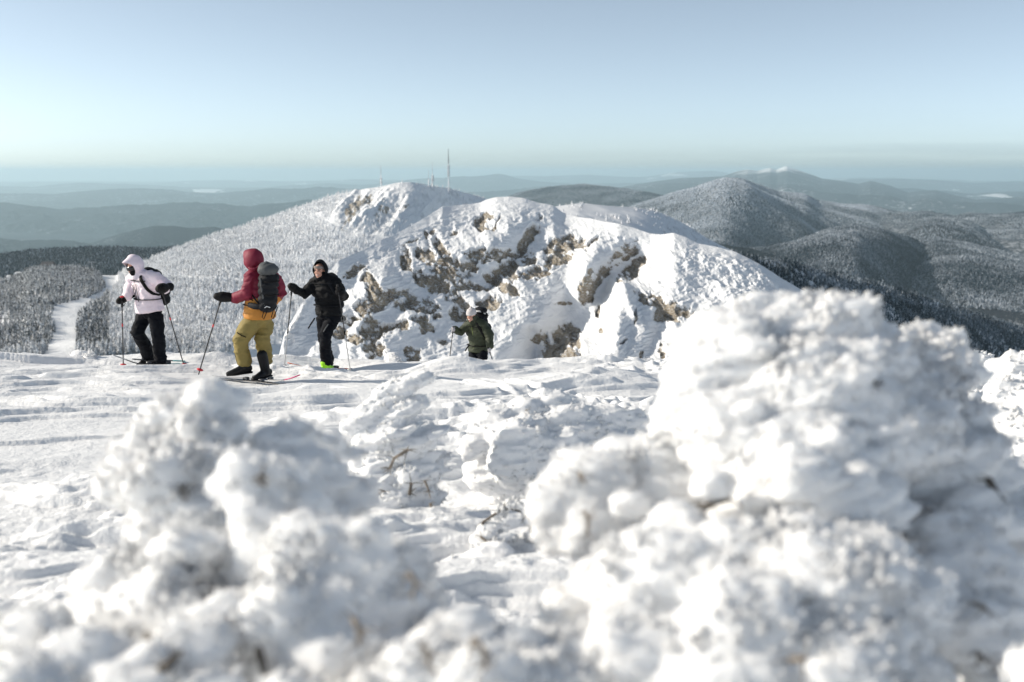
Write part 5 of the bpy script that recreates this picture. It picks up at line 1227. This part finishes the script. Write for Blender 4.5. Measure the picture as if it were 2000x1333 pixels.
# ---- the skier in moss green coming up from behind the crest
S = Skier(19.5, (-.55, -.83), 'person in moss green jacket and pale knitted hat climbing up behind the crest', 404, (935, 776, 19.5)); J = S.J
S.torso_def([(934, 685, .04, .215, .175), (934, 678, .04, .21, .17), (934, 668, .02, .20, .16), (933, 657, 0, .205, .16), (932, 645, -.03, .225, .165), (929, 634, -.06, .205, .145), (926, 629, -.08, .15, .115), (923, 625, -.10, .10, .10)])
arR = [J(916, 633, -.02), J(898, 650, -.10), J(889, 644, -.24)]
arL = [J(944, 636, -.16), J(956, 655, -.18), J(957, 677, -.26)]
lgR = [J(927, 690, .02), J(922, 714, -.18), J(925, 745, .0), J(926, 764, .05)]
lgL = [J(942, 691, -.06), J(943, 715, -.16), J(946, 745, .06), J(948, 765, .1)]
S.build([arR, arL], [(.088, .08, .064), (.095, .086, .068)], [lgR, lgL], (.11, .092, .088, .09), M_green, M_navy, J(920.5, 616, -.16), (-.52, -.82, -.20), hip=.165)
S.face(True)
mb = MB(); mb.ell(S.H(0, -.012, .062), (.092, .108, .088), S.HM, 22, 14); mb.tube([S.H(.085 * math.cos(a), .10 * math.sin(a) - .01, .042) for a in np.linspace(0, 6.283, 17)], [(.030, .014)] * 17, (0, 0, 1), 8); mb.ell(S.H(0, -.02, .15), (.028, .028, .024), S.HM, 10, 8)
V, N, F = remeshed(mb, .009, 2); link('knitted_hat', mesh_np('knitted_hat', V + N * (.006 * fbm3(V, 60, 2, 4))[:, None] - S.org, F, M_knit), S.root)
mb = MB(); mb.tube([S.H(0, .005, -.105), S.H(0, -.005, -.15), S.tp[-1]], [(.066, .07), (.085, .09), (.10, .10)], S.HM[:, 0], 14); mb.build('neck_warmer', M_black, S.root, S.org)
S.glove(J(890.5, 644.5, -.22), J(885, 644, -.30), (.04, .0, 1), M_greyglove)
S.glove(J(957, 676, -.25), J(955.5, 683, -.29), (-.2, 0, 1), M_greyglove)
for a0 in (92,):
    mb = MB(); mb.tube([S.tor(h, a0, 1.05) for h in np.linspace(.1, .7, 6)], .006, n=6); mb.build('zip', plain('lime_zip', (.14, .18, .05), .6), S.root, S.org)
S.boot(J(926, 769, .0), (-.6, -.75, 0), M_boot, .18); S.boot(J(948, 770, .06), (-.6, -.75, 0), M_boot, .18)
po = S.tor(.5, -90, 1.0); rt = pack_base('tall dark backpack with white band worn by the person in moss green', po); B3 = np.stack([S.r, S.f, [0, 0, 1]], 1); mb = MB()
for h, wd, dp in ((.2, .14, .10), (.4, .155, .12), (.6, .16, .12), (.8, .155, .12), (.97, .15, .115)): mb.ell(S.tor(h, -90, .9) - S.f * dp * .8, (wd, dp, .10), B3, 16, 10)
mb.ell(J(941, 617, .14), (.14, .11, .10), B3, 16, 10)
V, N, F = remeshed(mb, .014, 5, .6); link('bag', mesh_np('bag', wrinkle(V, N, .008, 45) - po, F, M_packdark), rt)
mb = MB(); mb.ell(J(939, 606, .10), (.135, .12, .06), B3, 16, 10); V, N, F = remeshed(mb, .013, 3); link('lid', mesh_np('lid', wrinkle(V, N, .008, 48) - po, F, M_packdark), rt)
mb = MB(); mb.tube([J(929, 608.5, .02), J(936, 608.5, -.035), J(943, 609.5, -.01), J(948, 613, .06)], [(.016, .006)] * 4, (0, 0, 1), 8); mb.build('lid_band', M_white, rt, po)
mb = MB(); mb.tube([J(946, 617, .0), J(954, 617, -.03)], .010, n=6); mb.build('strap_end', M_black2, rt, po)
straps(S, rt, po, M_black2, .2, .68)
mb = MB(); mb.tube([J(917, 674, -.2), J(912, 680, -.22), J(909, 686, -.23)], [(.014, .005)] * 3, None, 8); mb.build('loose_strap', M_black2, rt, po)
ski_pole(J(885, 643, -.30), J(873, 745, -.2), 'dark ski pole pushed forward by the person in moss green', M_darkshaft, basket=M_black2, strap_side=-1)
ski_pole(J(955, 683, -.29), J(976, 748, .1), 'dark ski pole trailing from the lowered hand of the person in moss green', M_darkshaft, basket=M_black2, strap_side=-1)
# ------------------------------------------------------------------ masts, hut, lift tower
M_mast = plain('frosted_steel', (.42, .43, .45), .6, .2, 3, metal=.1)
M_mastwhite = plain('ice_coated_steel', (.82, .83, .85), .7, .08, 2)
M_mastdark = plain('dark_antenna', (.14, .15, .17), .6, .2, 2)
def mast(px, ytop, ybot, d, w, parts, label, icy):
    b = P(px, ybot, d) - np.array([0, 0, 3.0]); t = P(px, ytop, d); H = t[2] - b[2]
    root = link('radio_mast', None, loc=b); tag(root, label, 'mast', 'radio masts on the mountain top')
    mb = MB(); hl = H * parts[0]; n = int(hl / 2.2)
    leg = [np.array([w * math.cos(a), w * math.sin(a), 0]) for a in (.5, 2.6, 4.7)]
    tp = .75
    for q in leg: mb.tube([q * 1.1, q * tp + [0, 0, hl]], .16, n=6)
    for k in range(n):
        z0, z1 = hl * k / n, hl * (k + 1) / n
        for i in range(3):
            a, c = leg[i] * (1.1 - (1.1 - tp) * k / n), leg[(i + 1) % 3] * (1.1 - (1.1 - tp) * (k + 1) / n)
            mb.tube([a + [0, 0, z0], c + [0, 0, z1]], .10, n=4)
    mb.build('lattice', M_mastwhite if icy else M_mast, root, smooth=False)
    mb = MB(); rs = np.random.RandomState(int(px))
    for k in range(int(hl * icy / 1.3)):
        z = rs.uniform(0, hl * icy); mb.ell((rs.normal() * w * .4, rs.normal() * w * .4, z), (w * .55, w * .45, rs.uniform(.8, 1.8)), None, 8, 6)
    mb.build('ice_coat', M_mastwhite, root)
    mb = MB()
    mb.tube([[0, 0, hl], [0, 0, hl + (H - hl) * .45]], parts[2], n=10); mb.build('antenna', M_mastdark if parts[3] else M_mast, root)
    mb = MB(); mb.tube([[0, 0, hl + (H - hl) * .42], [0, 0, H]], [parts[2] * .75, parts[2] * .6], n=10); mb.build('top_antenna', M_mastdark if parts[3] else M_mast, root)
    if parts[1]:
        mb = MB()
        for k in range(parts[1]):
            z = hl * (.55 + .42 * k / parts[1])
            mb.tube([[-w * 1.5, 0, z], [w * 1.5, 0, z]], .22, n=6); mb.tube([[0, -w * 1.5, z + .6], [0, w * 1.5, z + .6]], .22, n=6)
            for q in (-1, 1): mb.tube([[q * w * 1.5, 0, z - .9], [q * w * 1.5, 0, z + .9]], .28, n=6)
        mb.build('antenna_arms', M_mast, root)
mast(876.5, 291.5, 371, 1390, .95, (.66, 9, .62, 1), 'tallest thick radio mast with dark top standing apart on the peak', .45)
mast(744.5, 323, 369, 1188, .75, (.62, 2, .26, 0), 'thin radio mast alone on the snowy shoulder of the peak', .95)
mast(845, 316, 364, 1275, .85, (.55, 3, .22, 0), 'slim tall radio mast of the close pair on the peak', .95)
mast(837.5, 332, 364, 1262, .85, (.5, 0, .2, 0), 'short ice covered radio mast of the close pair on the peak', 1.0)

def hut(px, py, d, w, label, wallc, seed, roofm=None):
    b = P(px, py, d); root = link('hut', None, loc=b); tag(root, label, 'hut')
    mb = MB(); h = w * .42; mb.box((0, 0, h / 2 - .4), (w, w * .7, h + .8)); mb.build('wall', plain('timber_' + seed, wallc, .8, .2, 1), root, smooth=False)
    mb = MB(); mb.add([[-w * .58, -w * .42, h], [w * .58, -w * .42, h], [w * .58, w * .42, h], [-w * .58, w * .42, h], [-w * .5, 0, h + w * .32], [w * .5, 0, h + w * .32], [-w * .58, -w * .42, h - .5], [w * .58, -w * .42, h - .5], [w * .58, w * .42, h - .5], [-w * .58, w * .42, h - .5]],
        [[0, 1, 5, 4], [2, 3, 4, 5], [0, 4, 3], [1, 2, 5], [0, 6, 7, 1], [1, 7, 8, 2], [2, 8, 9, 3], [3, 9, 6, 0], [9, 8, 7, 6]]); mb.build('roof', roofm or M_slope, root, smooth=False)
    for k in (-1, 0, 1):
        mb = MB(); mb.box((k * w * .28, -w * .355, h * .55), (w * .13, .12, h * .4)); mb.build('window', M_lens, root, smooth=False)
hut(38, 541, 948, 6.5, 'reddish hut with snowy roof at the edge of the wooded knoll', (.20, .07, .05), 'red')
hut(20, 546, 945, 5.5, 'small dark hut at the edge of the wooded knoll', (.05, .05, .06), 'dark')
hut(95, 528, 940, 11, 'long dark lodge behind the treetops of the wooded knoll', (.05, .05, .055), 'long', plain('dark_roof', (.07, .07, .075), .8, .4, .6))
b = P(180, 531, 935); t = link('lift_tower', None, loc=b); tag(t, 'steel ski lift tower rising over the trees by the run', 'lift tower')
mb = MB(); mb.tube([[0, 0, -2], [0, 0, 9]], [.45, .3], n=8); mb.build('post', M_mast, t)
mb = MB(); mb.tube([[-2.6, 0, 9], [2.6, 0, 9]], .25, n=6); mb.build('crossarm', M_mast, t)
for q in (-1, 1): mb = MB(); mb.tube([[q * 2.5, -1.5, 8.6], [q * 2.5, 1.5, 8.6]], .22, n=6); mb.build('wheel_train', M_mast, t)
b = P(118, 605.5, 800); mb = MB(); mb.ell((0, 0, 0), (3.4, 2.2, .7), None, 14, 8); mb.ell((2.2, .5, .1), (1.6, 1.5, .6), None, 12, 8); mb.ell((-2.6, -.3, 0), (1.5, 1.2, .5), None, 12, 8)
V, N, F = remeshed(mb, .22, 1); o = link('boulder', mesh_np('boulder', V + N * (.25 * fbm3(V, .9, 3, 2))[:, None], F, plain('dark_stone', (.10, .09, .075), .9, .4, 1.5)), loc=b); tag(o, 'dark bare boulder lying on the ski run', 'boulder')

# ------------------------------------------------------------------ air
mb = MB(); mb.box((0, 10000, (-1006 + 168) / 2), (200000, 220000, 1174)); hz = mb.build('haze', None or bpy.data.materials.new('haze'), smooth=False); hz['kind'] = 'stuff'
hm = hz.data.materials[0]; hm.use_nodes = True; nt = NT(hm); nt.n.remove(nt.n['Principled BSDF'])
pv = nt.new('ShaderNodeVolumePrincipled'); pv.inputs['Color'].default_value = HAZE_COL + (1,); pv.inputs['Density'].default_value = HAZE_DENS; pv.inputs['Anisotropy'].default_value = HAZE_G
nt.ln(pv.outputs['Volume'], nt.n['Material Output'].inputs['Volume'])

# ------------------------------------------------------------------ sky and sun
w = bpy.data.worlds.new('World'); scene.world = w; w.use_nodes = True; nt = NT(w)
sky = nt.new('ShaderNodeTexSky'); sky.sky_type = 'NISHITA'; sky.sun_disc = False
AZ, EL = SUN_AZ, SUN_EL                    # direction towards the sun: azimuth from +Y towards +X
sky.sun_elevation = EL; sky.sun_rotation = AZ; sky.altitude = 1300; sky.air_density = SKY_AIR; sky.dust_density = SKY_DUST; sky.ozone_density = SKY_OZ
bg = nt.n['Background']; bg.inputs['Strength'].default_value = SKY_STR
tc = nt.new('ShaderNodeTexCoord'); sp = nt.new('ShaderNodeSeparateXYZ'); nt.ln(tc.outputs['Generated'], sp.inputs[0])
# thin streaks of high cloud close to the horizon
mp = nt.new('ShaderNodeMapping'); mp.inputs['Scale'].default_value = (2.2, 2.2, 60); nt.ln(tc.outputs['Generated'], mp.inputs['Vector'])
cl = nz(nt, mp.outputs['Vector'], 1.6, 5, .55)
lo = ramp(nt, sp.outputs['Z'], [(.0, .8), (.018, 1.0), (.030, .25), (.06, 0.0)])
cm = math_n(nt, 'MULTIPLY', math_n(nt, 'MULTIPLY', ramp(nt, cl, [(.42, 0.0), (.62, 1.0)]), lo), ramp(nt, sp.outputs['X'], [(.0, .15), (.35, 1.0)]))
hs = nt.new('ShaderNodeHueSaturation'); hs.inputs['Saturation'].default_value = SKY_SAT; hs.inputs['Value'].default_value = 1; nt.ln(sky.outputs[0], hs.inputs['Color'])
tint = nt.new('ShaderNodeMix'); tint.data_type = 'RGBA'; tint.blend_type = 'MULTIPLY'; tint.inputs['Factor'].default_value = 1
nt.ln(hs.outputs[0], tint.inputs[6]); tint.inputs[7].default_value = SKY_TINT + (1,)
dk = nt.new('ShaderNodeMix'); dk.data_type = 'RGBA'; dk.blend_type = 'MULTIPLY'; nt.ln(math_n(nt, 'MULTIPLY', cm, .3), dk.inputs[0]); nt.ln(tint.outputs[2], dk.inputs[6]); dk.inputs[7].default_value = (.55, .6, .66, 1)
nt.ln(dk.outputs[2], bg.inputs['Color'])
sd = np.array([math.cos(EL) * math.sin(AZ), math.cos(EL) * math.cos(AZ), math.sin(EL)])
L = bpy.data.lights.new('sun', 'SUN'); L.energy = SUN_STR; L.angle = R(.53); L.color = (1.0, .915, .79)
lo_ = link('sun', L); lo_.rotation_euler = Vector(sd.tolist()).to_track_quat('Z', 'Y').to_euler()

# ------------------------------------------------------------------ camera
cam = bpy.data.cameras.new('camera'); cam.sensor_width = 36; cam.lens = 36 * FPX / 2000; cam.clip_start = .1; cam.clip_end = 400000
co = link('camera', cam); co.rotation_euler = (math.pi / 2 - PITCH, 0, 0); scene.camera = co
cam.dof.use_dof = True; cam.dof.focus_distance = 14.6; cam.dof.aperture_fstop = FSTOP; cam.dof.aperture_blades = 9
vs = scene.view_settings; vs.view_transform = 'Standard'; vs.look = 'None'; vs.gamma = 1; vs.use_curve_mapping = False; vs.exposure = EXPO
scene.display_settings.display_device = 'sRGB'
cy = scene.cycles; cy.use_denoising = True; cy.volume_bounces = 2; cy.max_bounces = 6; cy.diffuse_bounces = 4; cy.glossy_bounces = 2; cy.volume_max_steps = 64
try: cy.denoiser = 'OPENIMAGEDENOISE'
except Exception: pass
